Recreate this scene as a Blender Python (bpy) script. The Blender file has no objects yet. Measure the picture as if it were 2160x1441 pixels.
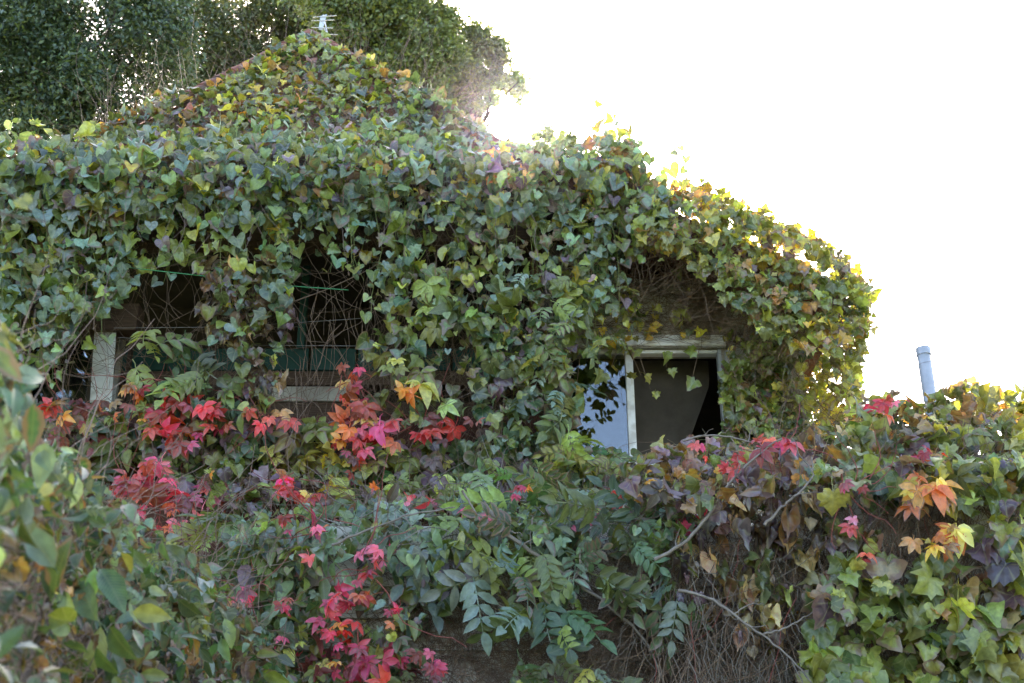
import bpy, math, random
import numpy as np
from mathutils import Vector, Matrix

S = bpy.context.scene
C = S.collection
R = math.radians
rng = np.random.default_rng(7)
random.seed(7)

# ------------------------------------------------------------------ camera, light, exposure
FPX = 2700.0                      # focal length in pixels of the 2160 px wide photograph
PITCH = R(26)
CAMZ = 1.6
cd = bpy.data.cameras.new('camera'); cam = bpy.data.objects.new('camera', cd); C.objects.link(cam)
cd.sensor_width = 36; cd.lens = 36 * FPX / 2160; cd.clip_start = .05; cd.clip_end = 3000
cam.location = (0, 0, CAMZ); cam.rotation_euler = (R(90) + PITCH, 0, 0)
cd.dof.use_dof = True; cd.dof.focus_distance = 8.6; cd.dof.aperture_fstop = 5.0
S.camera = cam
SUN_EL = R(35.7); SUN_AZ = R(0)   # straight ahead of the camera (+Y), just above the roof
S.render.engine = 'CYCLES'; S.cycles.diffuse_bounces = 2
w = bpy.data.worlds.new('World'); S.world = w; w.use_nodes = True
nt = w.node_tree; nt.nodes.clear()
sky = nt.nodes.new('ShaderNodeTexSky'); sky.sky_type = 'NISHITA'; sky.sun_disc = False
sky.sun_elevation = SUN_EL; sky.sun_rotation = SUN_AZ
sky.air_density = 1.0; sky.dust_density = 2.5; sky.ozone_density = 1.0
bg = nt.nodes.new('ShaderNodeBackground'); bg.inputs[1].default_value = 0.15
wo = nt.nodes.new('ShaderNodeOutputWorld')
nt.links.new(sky.outputs[0], bg.inputs[0]); nt.links.new(bg.outputs[0], wo.inputs[0])
sl = bpy.data.lights.new('sun', 'SUN'); sl.energy = 5; sl.angle = R(.53); sl.color = (1, .93, .82)
so = bpy.data.objects.new('sun', sl); C.objects.link(so)
so.rotation_euler = Vector((0, math.cos(SUN_EL), math.sin(SUN_EL))).to_track_quat('Z', 'Y').to_euler()
S.view_settings.view_transform = 'Standard'; S.view_settings.look = 'None'
S.view_settings.exposure = 2.52; S.view_settings.gamma = 1; S.view_settings.use_curve_mapping = False
S.view_settings.use_white_balance = True; S.view_settings.white_balance_temperature = 6750; S.view_settings.white_balance_tint = 12

# ------------------------------------------------------------------ helpers
cP, sP = math.cos(PITCH), math.sin(PITCH)
def W(px, py, Y):
    """the world point at distance Y from the street that stands where the survey of the photograph puts it"""
    px = np.asarray(px, float); py = np.asarray(py, float); Y = np.asarray(Y, float)
    dx = (px - 1080) / FPX; dy = (720.5 - py) / FPX
    wy = cP - sP * dy; wz = sP + cP * dy
    t = Y / wy
    return np.stack([dx * t, Y + 0 * t, CAMZ + wz * t], -1)
def WV(px, py, Y): return Vector([float(a) for a in W(px, py, Y)])
def zat(py, Y): return float(W(1080, py, Y)[2])
def xat(px, py, Y): return float(W(px, py, Y)[0])

def tag(o, label=None, cat=None, group=None, kind=None):
    if label: o['label'] = label
    if cat: o['category'] = cat
    if group: o['group'] = group
    if kind: o['kind'] = kind
    return o
def empty(name, loc, label=None, cat=None, group=None, kind=None):
    o = bpy.data.objects.new(name, None); C.objects.link(o); o.location = loc; o.empty_display_size = .1
    return tag(o, label, cat, group, kind)
def root_of(p):
    v = Vector((0, 0, 0))
    while p is not None:
        v = v + p.location; p = p.parent
    return v

def node(nt, t, **kw):
    n = nt.nodes.new(t)
    for k, v in kw.items(): setattr(n, k, v)
    return n
def mat(name, col, col2=None, scale=8, rough=.8, bump=.2, detail=6, metal=0, spec=.3, stretch=(1, 1, 1), spots=None):
    m = bpy.data.materials.new(name); m.use_nodes = True; t = m.node_tree; L = t.links.new
    b = t.nodes['Principled BSDF']; b.inputs['Roughness'].default_value = rough
    b.inputs['Metallic'].default_value = metal; b.inputs['Specular IOR Level'].default_value = spec
    tc = node(t, 'ShaderNodeTexCoord'); mp = node(t, 'ShaderNodeMapping'); mp.inputs['Scale'].default_value = stretch
    L(tc.outputs['Object'], mp.inputs[0])
    n = node(t, 'ShaderNodeTexNoise'); n.inputs['Scale'].default_value = scale; n.inputs['Detail'].default_value = detail
    n.inputs['Roughness'].default_value = .65; L(mp.outputs[0], n.inputs['Vector'])
    r = node(t, 'ShaderNodeValToRGB'); e = r.color_ramp.elements
    e[0].position = .3; e[1].position = .7; e[0].color = (*col, 1); e[1].color = (*(col2 or col), 1)
    L(n.outputs['Fac'], r.inputs[0]); out = r.outputs[0]
    if spots:
        n2 = node(t, 'ShaderNodeTexNoise'); n2.inputs['Scale'].default_value = scale * .35; n2.inputs['Detail'].default_value = 8
        L(tc.outputs['Object'], n2.inputs['Vector'])
        r2 = node(t, 'ShaderNodeValToRGB'); r2.color_ramp.elements[0].position = .5; r2.color_ramp.elements[1].position = .62
        L(n2.outputs['Fac'], r2.inputs[0])
        mx = node(t, 'ShaderNodeMix', data_type='RGBA'); L(r2.outputs[0], mx.inputs['Factor']); L(out, mx.inputs['A'])
        mx.inputs['B'].default_value = (*spots, 1); out = mx.outputs['Result']
    L(out, b.inputs['Base Color'])
    if bump:
        bp = node(t, 'ShaderNodeBump'); bp.inputs['Strength'].default_value = bump; bp.inputs['Distance'].default_value = .02
        L(n.outputs['Fac'], bp.inputs['Height']); L(bp.outputs[0], b.inputs['Normal'])
    return m

M = {}
M['cream'] = mat('cream_paint', (.46, .42, .34), (.62, .58, .50), 5, .7, .4, spots=(.26, .21, .16))
M['white'] = mat('white_paint', (.66, .65, .62), (.78, .77, .75), 20, .45, .08, spots=(.52, .49, .45))
M['brownwood'] = mat('brown_wood', (.075, .045, .03), (.14, .085, .055), 10, .75, .4, stretch=(1, 8, 8))
M['redwood'] = mat('red_brown_wall', (.06, .025, .018), (.11, .045, .032), 9, .85, .5)
M['greenpaint'] = mat('dark_green_paint', (.018, .06, .045), (.025, .085, .065), 9, .5, .1)
M['dark'] = mat('dark_lining', (.045, .035, .028), (.075, .06, .045), 5, .9, .2)  # linings coloured dark so openings and leaf gaps read as shade
M['roof'] = mat('old_roof_tile', (.22, .085, .06), (.34, .14, .10), 16, .85, .4, spots=(.16, .10, .085))
M['metal'] = mat('grey_metal', (.34, .345, .35), (.52, .53, .55), 6, .5, .08, metal=.3, spec=.5)
M['steel'] = mat('antenna_metal', (.6, .6, .6), (.7, .7, .7), 30, .4, .05, metal=.4, spec=.5)
M['twig'] = mat('brown_twig', (.09, .055, .038), (.27, .185, .13), 9, .85, .3)
M['greytwig'] = mat('grey_branch', (.17, .14, .12), (.28, .24, .20), 30, .8, .4)
M['greenstem'] = mat('green_stem', (.13, .19, .05), (.24, .24, .08), 30, .6, .1)
M['redstem'] = mat('dark_red_stem', (.20, .05, .04), (.34, .09, .07), 30, .6, .1)
M['bark'] = mat('tree_bark', (.055, .04, .032), (.12, .09, .07), 12, .9, .8, stretch=(3, 3, .6))
M['soil'] = mat('garden_soil', (.07, .05, .035), (.13, .10, .07), 3, .95, .8)
M['grassy'] = mat('hill_grass', (.05, .075, .025), (.11, .12, .05), 1.2, .95, .6)
M['road'] = mat('asphalt', (.045, .045, .045), (.065, .063, .06), 60, .9, .2)
M['stone'] = mat('old_stone_wall', (.06, .05, .042), (.13, .11, .09), 6, .9, .6)
M['rope'] = mat('green_cord', (.06, .28, .12), (.08, .36, .16), 40, .5, .1)
M['wire'] = mat('pale_wire', (.25, .24, .23), (.35, .33, .32), 40, .5, 0)
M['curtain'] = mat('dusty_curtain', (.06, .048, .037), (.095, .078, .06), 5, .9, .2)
def glass_mat():
    m = bpy.data.materials.new('window_glass'); m.use_nodes = True; t = m.node_tree; L = t.links.new
    t.nodes.clear(); o = node(t, 'ShaderNodeOutputMaterial'); g = node(t, 'ShaderNodeBsdfGlossy'); g.inputs['Roughness'].default_value = .015
    tr = node(t, 'ShaderNodeBsdfTransparent'); tr.inputs[0].default_value = (.75, .78, .8, 1)
    f = node(t, 'ShaderNodeFresnel'); f.inputs[0].default_value = 1.95
    tc = node(t, 'ShaderNodeTexCoord'); n = node(t, 'ShaderNodeTexNoise'); n.inputs['Scale'].default_value = 1.7
    b = node(t, 'ShaderNodeBump'); b.inputs['Strength'].default_value = .12; b.inputs['Distance'].default_value = .02
    L(tc.outputs['Object'], n.inputs['Vector']); L(n.outputs['Fac'], b.inputs['Height']); L(b.outputs[0], g.inputs['Normal'])
    x = node(t, 'ShaderNodeMixShader'); L(f.outputs[0], x.inputs[0]); L(tr.outputs[0], x.inputs[1]); L(g.outputs[0], x.inputs[2]); L(x.outputs[0], o.inputs[0])
    return m
M['glass'] = glass_mat()

# leaf materials: colour comes from the object (single leaves) or from a stored attribute (joined leaves)
def leaf_mat(name, src, herring, gloss=.34, spec=.75, trans=.27, vs=.2):
    m = bpy.data.materials.new(name); m.use_nodes = True; t = m.node_tree; L = t.links.new
    t.nodes.clear(); out = node(t, 'ShaderNodeOutputMaterial')
    if src == 'object':
        oi = node(t, 'ShaderNodeObjectInfo'); col = oi.outputs['Color']; al = oi.outputs['Alpha']
    else:
        at = node(t, 'ShaderNodeAttribute'); at.attribute_name = 'leafcol'; col = at.outputs['Color']; al = at.outputs['Alpha']
    uv = node(t, 'ShaderNodeUVMap'); uv.uv_map = 'leaf'
    sep = node(t, 'ShaderNodeSeparateXYZ'); L(uv.outputs[0], sep.inputs[0])
    def mth(op, a, b=None, c=None):
        n = node(t, 'ShaderNodeMath', operation=op)
        for i, v in enumerate((a, b, c)):
            if v is None: continue
            if isinstance(v, (int, float)): n.inputs[i].default_value = v
            else: L(v, n.inputs[i])
        return n.outputs[0]
    ax = mth('ABSOLUTE', sep.outputs[0])
    if herring:
        ph = mth('MULTIPLY', mth('ADD', mth('MULTIPLY', ax, 1.1), sep.outputs[1]), 46)
        s = mth('POWER', mth('ABSOLUTE', mth('COSINE', ph)), 10)
    else:
        an = mth('ARCTAN2', sep.outputs[0], mth('MULTIPLY', sep.outputs[1], -1))
        s = mth('POWER', mth('ABSOLUTE', mth('COSINE', mth('MULTIPLY', an, 3.6))), 30)
    mid = mth('LESS_THAN', ax, .018)
    vein = mth('MAXIMUM', s, mid)
    edge = node(t, 'ShaderNodeAttribute'); edge.attribute_name = 'edge'
    geo = node(t, 'ShaderNodeNewGeometry')
    nz = node(t, 'ShaderNodeTexNoise'); nz.inputs['Scale'].default_value = 38; nz.inputs['Detail'].default_value = 4
    L(geo.outputs['Position'], nz.inputs['Vector'])
    # broad mottling
    mott = node(t, 'ShaderNodeMapRange'); mott.inputs[1].default_value = .3; mott.inputs[2].default_value = .7
    mott.inputs[3].default_value = .72; mott.inputs[4].default_value = 1.28; L(nz.outputs['Fac'], mott.inputs[0])
    vm = node(t, 'ShaderNodeVectorMath', operation='SCALE'); L(col, vm.inputs[0]); L(mott.outputs[0], vm.inputs['Scale'])
    # veins paler
    mx = node(t, 'ShaderNodeMix', data_type='RGBA'); L(mth('MULTIPLY', vein, .15 if herring else .28), mx.inputs['Factor'])
    L(vm.outputs[0], mx.inputs['A']); mx.inputs['B'].default_value = (.36, .38, .20, 1)
    # autumn margin: leaf alpha says how far it reaches in
    thr = mth('SUBTRACT', mth('ADD', mth('MULTIPLY', edge.outputs['Fac'], .75), mth('MULTIPLY', nz.outputs['Fac'], .8)), mth('MULTIPLY', al, 1.25))
    mr = node(t, 'ShaderNodeMapRange'); mr.inputs[1].default_value = .0; mr.inputs[2].default_value = .18; L(thr, mr.inputs[0])
    mx2 = node(t, 'ShaderNodeMix', data_type='RGBA'); L(mth('MULTIPLY', mr.outputs[0], .8), mx2.inputs['Factor'])
    L(mx.outputs['Result'], mx2.inputs['A']); mx2.inputs['B'].default_value = (.19, .115, .10, 1)
    base = mx2.outputs['Result']
    pb = node(t, 'ShaderNodeBsdfPrincipled'); pb.inputs['Roughness'].default_value = gloss; pb.inputs['Specular IOR Level'].default_value = spec
    L(base, pb.inputs['Base Color'])
    bp = node(t, 'ShaderNodeBump'); bp.inputs['Strength'].default_value = .5; bp.inputs['Distance'].default_value = .004
    L(mth('SUBTRACT', nz.outputs['Fac'], mth('MULTIPLY', vein, .3)), bp.inputs['Height']); L(bp.outputs[0], pb.inputs['Normal'])
    tl = node(t, 'ShaderNodeBsdfTranslucent')
    tm = node(t, 'ShaderNodeMix', data_type='RGBA', blend_type='MULTIPLY'); tm.inputs['Factor'].default_value = 1
    L(base, tm.inputs['A']); tm.inputs['B'].default_value = (3.0, 2.6, .8, 1); L(tm.outputs['Result'], tl.inputs[0])
    ms = node(t, 'ShaderNodeMixShader'); ms.inputs[0].default_value = trans
    L(pb.outputs[0], ms.inputs[1]); L(tl.outputs[0], ms.inputs[2]); L(ms.outputs[0], out.inputs[0])
    return m
LM = {(s, h): leaf_mat('leaf_%s_%s' % (s, 'herringbone' if h else 'palmate'), s, h) for s in ('object', 'joined') for h in (0, 1)}
LM['tree'] = leaf_mat('tree_leaf', 'joined', 1, .33, .5, .14)

# ------------------------------------------------------------------ leaf shapes: verts, faces, uv, edge  (tip along -Y, face +Z, stalk end at origin, length 1)
class Leaf: pass
def mk(outline, centre, fold=.25, curl=.3, wav=.06, seed=0, petiole=.5, ring=.58):
    rr = random.Random(seed); n = len(outline); V = []; F = []; U = []; E = []
    cx, cy = centre
    def z(x, y, e):
        return fold * abs(x) - curl * y * y * .6 + wav * math.sin(7 * x + 5 * y + seed) + e * wav * rr.uniform(-1, 1)
    V.append((cx, cy, z(cx, cy, 0))); U.append((cx, cy)); E.append(0)
    for (x, y) in outline:
        a, b = cx + (x - cx) * ring, cy + (y - cy) * ring
        V.append((a, b, z(a, b, 0))); U.append((a, b)); E.append(.45)
    for (x, y) in outline:
        V.append((x, y, z(x, y, 1))); U.append((x, y)); E.append(1)
    for i in range(n):
        j = (i + 1) % n
        F.append((0, 1 + i, 1 + j)); F.append((1 + i, 1 + n + i, 1 + n + j)); F.append((1 + i, 1 + n + j, 1 + j))
    add_petiole(V, F, U, E, petiole, rr)
    return pack(V, F, U, E)
def add_petiole(V, F, U, E, ln, rr):
    if not ln: return
    k = len(V); r = .013; pts = [(0, 0, .0), (rr.uniform(-.05, .05), ln * .5, -ln * .25), (rr.uniform(-.1, .1), ln * .75, -ln * .75)]
    for (x, y, z) in pts:
        for a in (0, 2.1, 4.2):
            V.append((x + r * math.cos(a), y, z + r * math.sin(a))); U.append((0, 0)); E.append(0)
    for i in range(2):
        for a in range(3):
            p, q = k + i * 3 + a, k + i * 3 + (a + 1) % 3
            F.append((p, q, q + 3)); F.append((p, q + 3, p + 3))
def pack(V, F, U, E, herring=0):
    l = Leaf(); l.v = np.array(V, float); l.f = np.array(F, int); l.u = np.array(U, float); l.e = np.array(E, float); l.h = herring; return l
def sym(half):                         # half outline from the notch round the right side to the tip
    return half + [(-x, y) for (x, y) in reversed(half[1:-1])]
def heart(seed):
    r = random.Random(seed); k = r.uniform(.9, 1.12)
    h = [(0, 0), (.09 * k, .17), (.26 * k, .24), (.43 * k, .17), (.52 * k, -.03), (.50 * k, -.27), (.36 * k, -.51), (.15 * k, -.69), (0, -.78)]
    return mk(sym(h), (0, -.22), fold=r.uniform(.1, .75), curl=r.uniform(.1, 1.0), wav=.045, seed=seed, petiole=.7)
def ivy(seed):
    r = random.Random(seed)
    h = [(0, 0), (.12, .16), (.30, .14), (.36, .02), (.56, -.02), (.50, -.20), (.42, -.30), (.50, -.52), (.28, -.52), (.18, -.66), (0, -.92)]
    h = [(x * r.uniform(.9, 1.1), y * r.uniform(.93, 1.07)) for x, y in h]; h[0] = (0, 0)
    return mk(sym(h), (0, -.2), fold=r.uniform(-.15, .6), curl=r.uniform(.0, .9), wav=.075, seed=seed, petiole=.8, ring=.5)
def lobed(seed):                       # broad three-lobed vine leaf with a toothed margin
    r = random.Random(seed)
    h = [(0, 0), (.16, .17), (.36, .12), (.50, -.03), (.60, -.16), (.50, -.30), (.44, -.42), (.34, -.50), (.27, -.62), (.12, -.72), (0, -.86)]
    h = [(x * r.uniform(.85, 1.12), y * r.uniform(.9, 1.1)) for x, y in h]; h[0] = (0, 0)
    return mk(sym(h), (0, -.2), fold=r.uniform(-.2, .65), curl=r.uniform(.0, 1.0), wav=.085, seed=seed, petiole=.8, ring=.55)
def fan(seed):                         # leaf folded up like a fan, as they stand on the roof edge
    r = random.Random(seed)
    l = lobed(seed); v = l.v.copy(); v[:, 2] += np.abs(v[:, 0]) * r.uniform(.7, 1.2); v[:, 0] *= .8; l.v = v; return l
def dry(seed):
    r = random.Random(seed); l = lobed(seed); v = l.v; a = v[:, 0] * r.uniform(3.2, 4.6)
    n = len(v) - 9
    v[:n, 2] += .22 * (1 - np.cos(a[:n])) + .05 * np.sin(v[:n, 1] * 19 + seed); v[:n, 0] = .22 * np.sin(a[:n]) * (1 + .4 * np.sin(v[:n, 1] * 9 + seed))
    return l
def leaflet(V, F, U, E, o, ang, ln, wd, tilt, r, half=.5, droop=.3):
    k = len(V); ca, sa = math.cos(ang), math.sin(ang)   # ang 0 = pointing -Y
    prof = [(0, .04), (.2, .68), (.47, 1.0), (.76, .66), (1, 0)]
    def P(u, s):
        x = s * wd; y = -u * ln
        z = -droop * ln * u * u + tilt * abs(s) * wd + r.uniform(-.01, .01)
        X = o[0] + ca * x - sa * y; Y = o[1] + sa * x + ca * y
        return (X, Y, o[2] + z)
    idx = []
    for (u, w_) in prof:
        row = []
        for s in ((0,) if w_ == 0 else (-w_, 0, w_)):
            V.append(P(u, s)); U.append((s * wd / ln, -u)); E.append(1.0 if s else (1.0 if u == 1 else .1)); row.append(len(V) - 1)
        idx.append(row)
    for a, b in zip(idx, idx[1:]):
        if len(b) == 3:
            F.extend([(a[0], b[0], b[1]), (a[0], b[1], a[1]), (a[1], b[1], b[2]), (a[1], b[2], a[2])])
        else:
            F.extend([(a[0], b[0], a[1]), (a[1], b[0], a[2])])
def creeper(seed, n=5):
    r = random.Random(seed); V, F, U, E = [], [], [], []
    angs = {5: (-1.75, -.85, 0, .85, 1.75), 3: (-1.0, 0, 1.0)}[n]
    for a in angs:
        ln = (.62 - .12 * abs(a) / 1.8) * r.uniform(.85, 1.12)
        leaflet(V, F, U, E, (0, 0, 0), a + r.uniform(-.15, .15), ln, ln * .27 * r.uniform(.85, 1.15), r.uniform(.2, .8), r, droop=r.uniform(.0, .7))
    add_petiole(V, F, U, E, .6, r)
    return pack(V, F, U, E, 1)
def pinnate(seed, pairs=5):
    r = random.Random(seed); V, F, U, E = [], [], [], []
    pts = []
    for i in range(pairs + 1):
        u = (i + .8) / (pairs + 1); pts.append((.04 * math.sin(3 * u + seed), -u * .8, .10 * math.sin(u * 2.4) - .22 * u * u))
    for i, p in enumerate(pts[:-1]):
        for s in (-1, 1):
            leaflet(V, F, U, E, p, s * r.uniform(.85, 1.2), r.uniform(.26, .36), r.uniform(.065, .085), r.uniform(.2, .6), r, droop=r.uniform(.1, .5))
    leaflet(V, F, U, E, pts[-1], r.uniform(-.2, .2), .33, .08, .4, r)
    k = len(V); prev = None
    for (x, y, z) in [(0, .1, -.05), (0, 0, 0)] + pts:
        V.append((x - .008, y, z)); V.append((x + .008, y, z)); U.append((0, 0)); U.append((0, 0)); E.append(0); E.append(0)
    for i in range(len(pts) + 1):
        a = k + 2 * i; F.append((a, a + 1, a + 3)); F.append((a, a + 3, a + 2))
    return pack(V, F, U, E, 1)
def single(seed, wd=.24):
    r = random.Random(seed); V, F, U, E = [], [], [], []
    leaflet(V, F, U, E, (0, 0, 0), 0, .95, wd * r.uniform(.9, 1.15), r.uniform(.2, .8), r, droop=r.uniform(.0, .5))
    add_petiole(V, F, U, E, .25, r)
    return pack(V, F, U, E, 1)
SH = {'H': [heart(i) for i in range(9)], 'I': [ivy(110 + i) for i in range(6)], 'V': [lobed(20 + i) for i in range(7)],
      'F': [fan(30 + i) for i in range(3)], 'D': [dry(40 + i) for i in range(4)], 'C': [creeper(50 + i) for i in range(6)],
      'T': [creeper(60 + i, 3) for i in range(2)], 'W': [pinnate(70 + i, 4 + i % 2) for i in range(4)],
      'L': [single(80 + i) for i in range(3)], 'B': [single(90 + i, .17) for i in range(2)]}
ROUNDS = {'H', 'I', 'V', 'F', 'D'}
LMESH = {}
def leaf_mesh(l, name):
    if id(l) in LMESH: return LMESH[id(l)]
    me = bpy.data.meshes.new(name); fill(me, l.v, l.f, l.u, l.e, None)
    me.materials.append(LM[('object', l.h)]); LMESH[id(l)] = me; return me
def fill(me, v, f, u, e, col):
    nv, nf = len(v), len(f)
    me.vertices.add(nv); me.vertices.foreach_set('co', np.ascontiguousarray(v, dtype=np.float32).ravel())
    me.loops.add(nf * 3); me.loops.foreach_set('vertex_index', np.ascontiguousarray(f, dtype=np.int32).ravel())
    me.polygons.add(nf); me.polygons.foreach_set('loop_start', np.arange(0, nf * 3, 3, dtype=np.int32))
    me.update(calc_edges=True)
    me.polygons.foreach_set('use_smooth', np.ones(nf, bool))
    if u is not None:
        lay = me.uv_layers.new(name='leaf'); lay.data.foreach_set('uv', u[f.ravel()].astype(np.float32).ravel())
        a = me.attributes.new('edge', 'FLOAT', 'POINT'); a.data.foreach_set('value', e.astype(np.float32))
    if col is not None:
        a = me.attributes.new('leafcol', 'FLOAT_COLOR', 'POINT'); a.data.foreach_set('color', col.astype(np.float32).ravel())
    me.update()

# ------------------------------------------------------------------ palettes (real surface colours; dark mixes in the inner layers stand in for shade)
PAL = {
 'glauc': [(.145, .215, .145), (.18, .255, .165), (.11, .17, .115), (.19, .26, .11), (.15, .21, .16)],
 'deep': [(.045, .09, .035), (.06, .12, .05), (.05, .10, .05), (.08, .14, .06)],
 'green': [(.12, .155, .045), (.165, .205, .055), (.09, .12, .04), (.19, .225, .06)],
 'fresh': [(.20, .255, .06), (.25, .29, .07), (.17, .22, .055)],
 'ygreen': [(.29, .30, .07), (.35, .345, .08), (.23, .25, .06)],
 'yellow': [(.55, .42, .05), (.62, .50, .10), (.48, .34, .04)],
 'orange': [(.58, .24, .05), (.56, .15, .05), (.62, .34, .09)],
 'red': [(.48, .03, .035), (.56, .06, .05), (.36, .025, .03), (.58, .14, .08), (.44, .07, .05)],
 'pink': [(.60, .05, .14), (.64, .12, .20), (.50, .03, .12)],
 'wine': [(.24, .035, .05), (.30, .06, .07), (.18, .04, .06)],
 'purple': [(.15, .10, .13), (.20, .14, .17), (.12, .07, .10)],
 'rust': [(.33, .19, .07), (.40, .24, .11), (.26, .14, .07)],
 'tan': [(.38, .27, .15), (.46, .36, .22), (.30, .20, .11)],
 'brown': [(.15, .10, .07), (.20, .13, .09), (.10, .07, .055)],
 'olive': [(.17, .19, .07), (.22, .22, .08), (.13, .15, .06)],
 'blue': [(.14, .20, .175), (.17, .24, .20), (.105, .16, .14)],
}
def noise2(x, y, s, ph=0.):
    return (np.sin(x / s * 1.3 + ph + 1.7 * np.sin(y / s * .9 + ph)) + np.sin(y / s * 1.7 + ph * 2 + 1.3 * np.sin(x / s * 1.1))) * .5
def pick(mix, n, px=None, py=None):
    keys = list(mix); p = np.array([mix[k] for k in keys], float); p /= p.sum(); cum = np.cumsum(p)
    u = rng.random(n)
    if px is not None:                       # neighbours tend to turn together
        q = (noise2(px, py, 45, 3.1) * .5 + .5); u = np.clip(.55 * u + .45 * q, 0, .9999) if len(keys) > 1 else u
        u = (np.argsort(np.argsort(u)) + .5) / max(1, n)
    ki = np.searchsorted(cum, u)
    out = np.empty((n, 4))
    for i, k in enumerate(ki):
        c = PAL[keys[min(k, len(keys) - 1)]]; c = np.array(c[int(rng.integers(len(c)))])
        c = c * math.exp(rng.normal(-.04, .34)) * np.exp(rng.normal(0, .07, 3))
        out[i, :3] = np.clip(c, .005, .8); out[i, 3] = 1.0 if rng.random() < .6 else rng.uniform(.55, 1)
    return out

def inside(poly, x, y):
    poly = np.array(poly, float); r = np.zeros(len(x), bool); n = len(poly)
    for i in range(n):
        x1, y1 = poly[i]; x2, y2 = poly[(i + 1) % n]
        if y1 == y2: continue
        c = ((y1 > y) != (y2 > y)) & (x < (x2 - x1) * (y - y1) / (y2 - y1) + x1); r ^= c
    return r
def area(poly):
    p = np.array(poly, float); q = np.roll(p, -1, 0); return abs((p[:, 0] * q[:, 1] - q[:, 0] * p[:, 1]).sum()) / 2
def scatter_xy(poly, n):
    if n < 1: return np.zeros(0), np.zeros(0)
    p = np.array(poly, float); lo, hi = p.min(0), p.max(0); X, Y = [], []; got = 0
    while got < n:
        m = max(64, int((n - got) * 1.6)); x = rng.uniform(lo[0], hi[0], m); y = rng.uniform(lo[1], hi[1], m)
        k = inside(poly, x, y); X.append(x[k]); Y.append(y[k]); got += int(k.sum())
    return np.concatenate(X)[:n], np.concatenate(Y)[:n]

NRM = {'wall': ((0, -.95, .35), .56), 'roof': ((0, -.75, .65), .55), 'edge': ((0, -.6, .3), .8), 'mess': ((0, -.9, .45), .75), 'top': ((0, -.5, .85), .5)}
def leaf_set(px, py, Y, sp, size, mix, nrm='wall', down=(0, -.15, -1), dspread=.5, sizevar=.36):
    """one record per leaf: shape, position, axes, length, colour"""
    n = len(px); Pw = W(px, py, Y); dist = np.linalg.norm(Pw - np.array([0, 0, CAMZ]), axis=1)
    keys = list(sp); pr = np.array([sp[k] for k in keys], float); pr /= pr.sum()
    ks = rng.choice(len(keys), n, p=pr)
    nb, ns = NRM[nrm] if isinstance(nrm, str) else nrm
    N = np.array(nb, float) + rng.normal(0, ns, (n, 3)); N /= np.linalg.norm(N, axis=1)[:, None]
    D = np.array(down, float) + rng.normal(0, dspread, (n, 3)); D -= (D * N).sum(1)[:, None] * N; D /= np.linalg.norm(D, axis=1)[:, None]
    sz = size * np.exp(np.clip(rng.normal(0, sizevar, n), -.9, .42)) * dist / FPX
    col = pick(mix, n, px, py); out = []
    for i in range(n):
        k = keys[ks[i]]; out.append((SH[k][int(rng.integers(len(SH[k])))], Pw[i], N[i], D[i], sz[i] * LSC[k], col[i], Y[i]))
    return out
AF = {'H': .62, 'I': .45, 'V': .5, 'F': .35, 'D': .22, 'C': .45, 'T': .32, 'W': .36, 'L': .27, 'B': .2}
LSC = {'H': .48, 'I': .51, 'V': .51, 'F': .60, 'D': .8, 'C': .86, 'T': .8, 'W': .95, 'L': .85, 'B': 1}
WINDOW = [(1200, 742), (1522, 742), (1522, 932), (1230, 932)]
DARK = [(560, 590), (740, 600), (745, 775), (560, 780)]
DARK2 = [(255, 580), (520, 600), (430, 690), (260, 680)]
def keepmask(x, y):
    k = np.ones(len(x), bool)
    for P, pr in ((WINDOW, .985), (DARK, .5), (DARK2, .35)):
        k &= ~(inside(P, x, y) & (rng.random(len(x)) < pr))
    return k
def patch(poly, sp, size, cover, Y, mix, nrm='wall', thick=.22, **kw):
    ks = list(sp); af = sum(sp[k] * AF[k] * LSC[k] ** 2 for k in ks) / sum(sp.values())
    n = int(cover * (1.3 if nrm == 'mess' else 1.1) * area(poly) / (af * size * size)); px, py = scatter_xy(poly, n)
    k_ = keepmask(px, py); px, py = px[k_], py[k_]; n = len(px)
    t = rng.random(n) ** 1.3
    Yv = (Y(px, py) if callable(Y) else np.full(n, float(Y))) + .07 * noise2(px, py, 38, 1.) + thick * (t - .5)
    return leaf_set(px, py, Yv, sp, size, mix, nrm, **kw)
def basis(Nn, D):
    y = -D; z = Nn; x = np.cross(y, z); return x, y, z
def join_leaves(name, parent, recs, base):
    groups = {}
    for r in recs: groups.setdefault(r[0].h, []).append(r)
    objs = []
    for h, rs in groups.items():
        vs, fs, us, es, cs = [], [], [], [], []; off = 0
        for (l, p, n, d, s, c, _) in rs:
            x, y, z = basis(n, d); B = np.stack([x, y, z], 0) * s
            vs.append(l.v @ B + (p - base)); fs.append(l.f + off); us.append(l.u); es.append(l.e); cs.append(np.repeat(c[None], len(l.v), 0)); off += len(l.v)
        me = bpy.data.meshes.new(name); fill(me, np.concatenate(vs), np.concatenate(fs), np.concatenate(us), np.concatenate(es), np.concatenate(cs))
        me.materials.append(LM[('joined', h)]); o = bpy.data.objects.new(name, me); C.objects.link(o); o.parent = parent; o['kind'] = 'stuff'; objs.append(o)
    return objs
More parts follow.
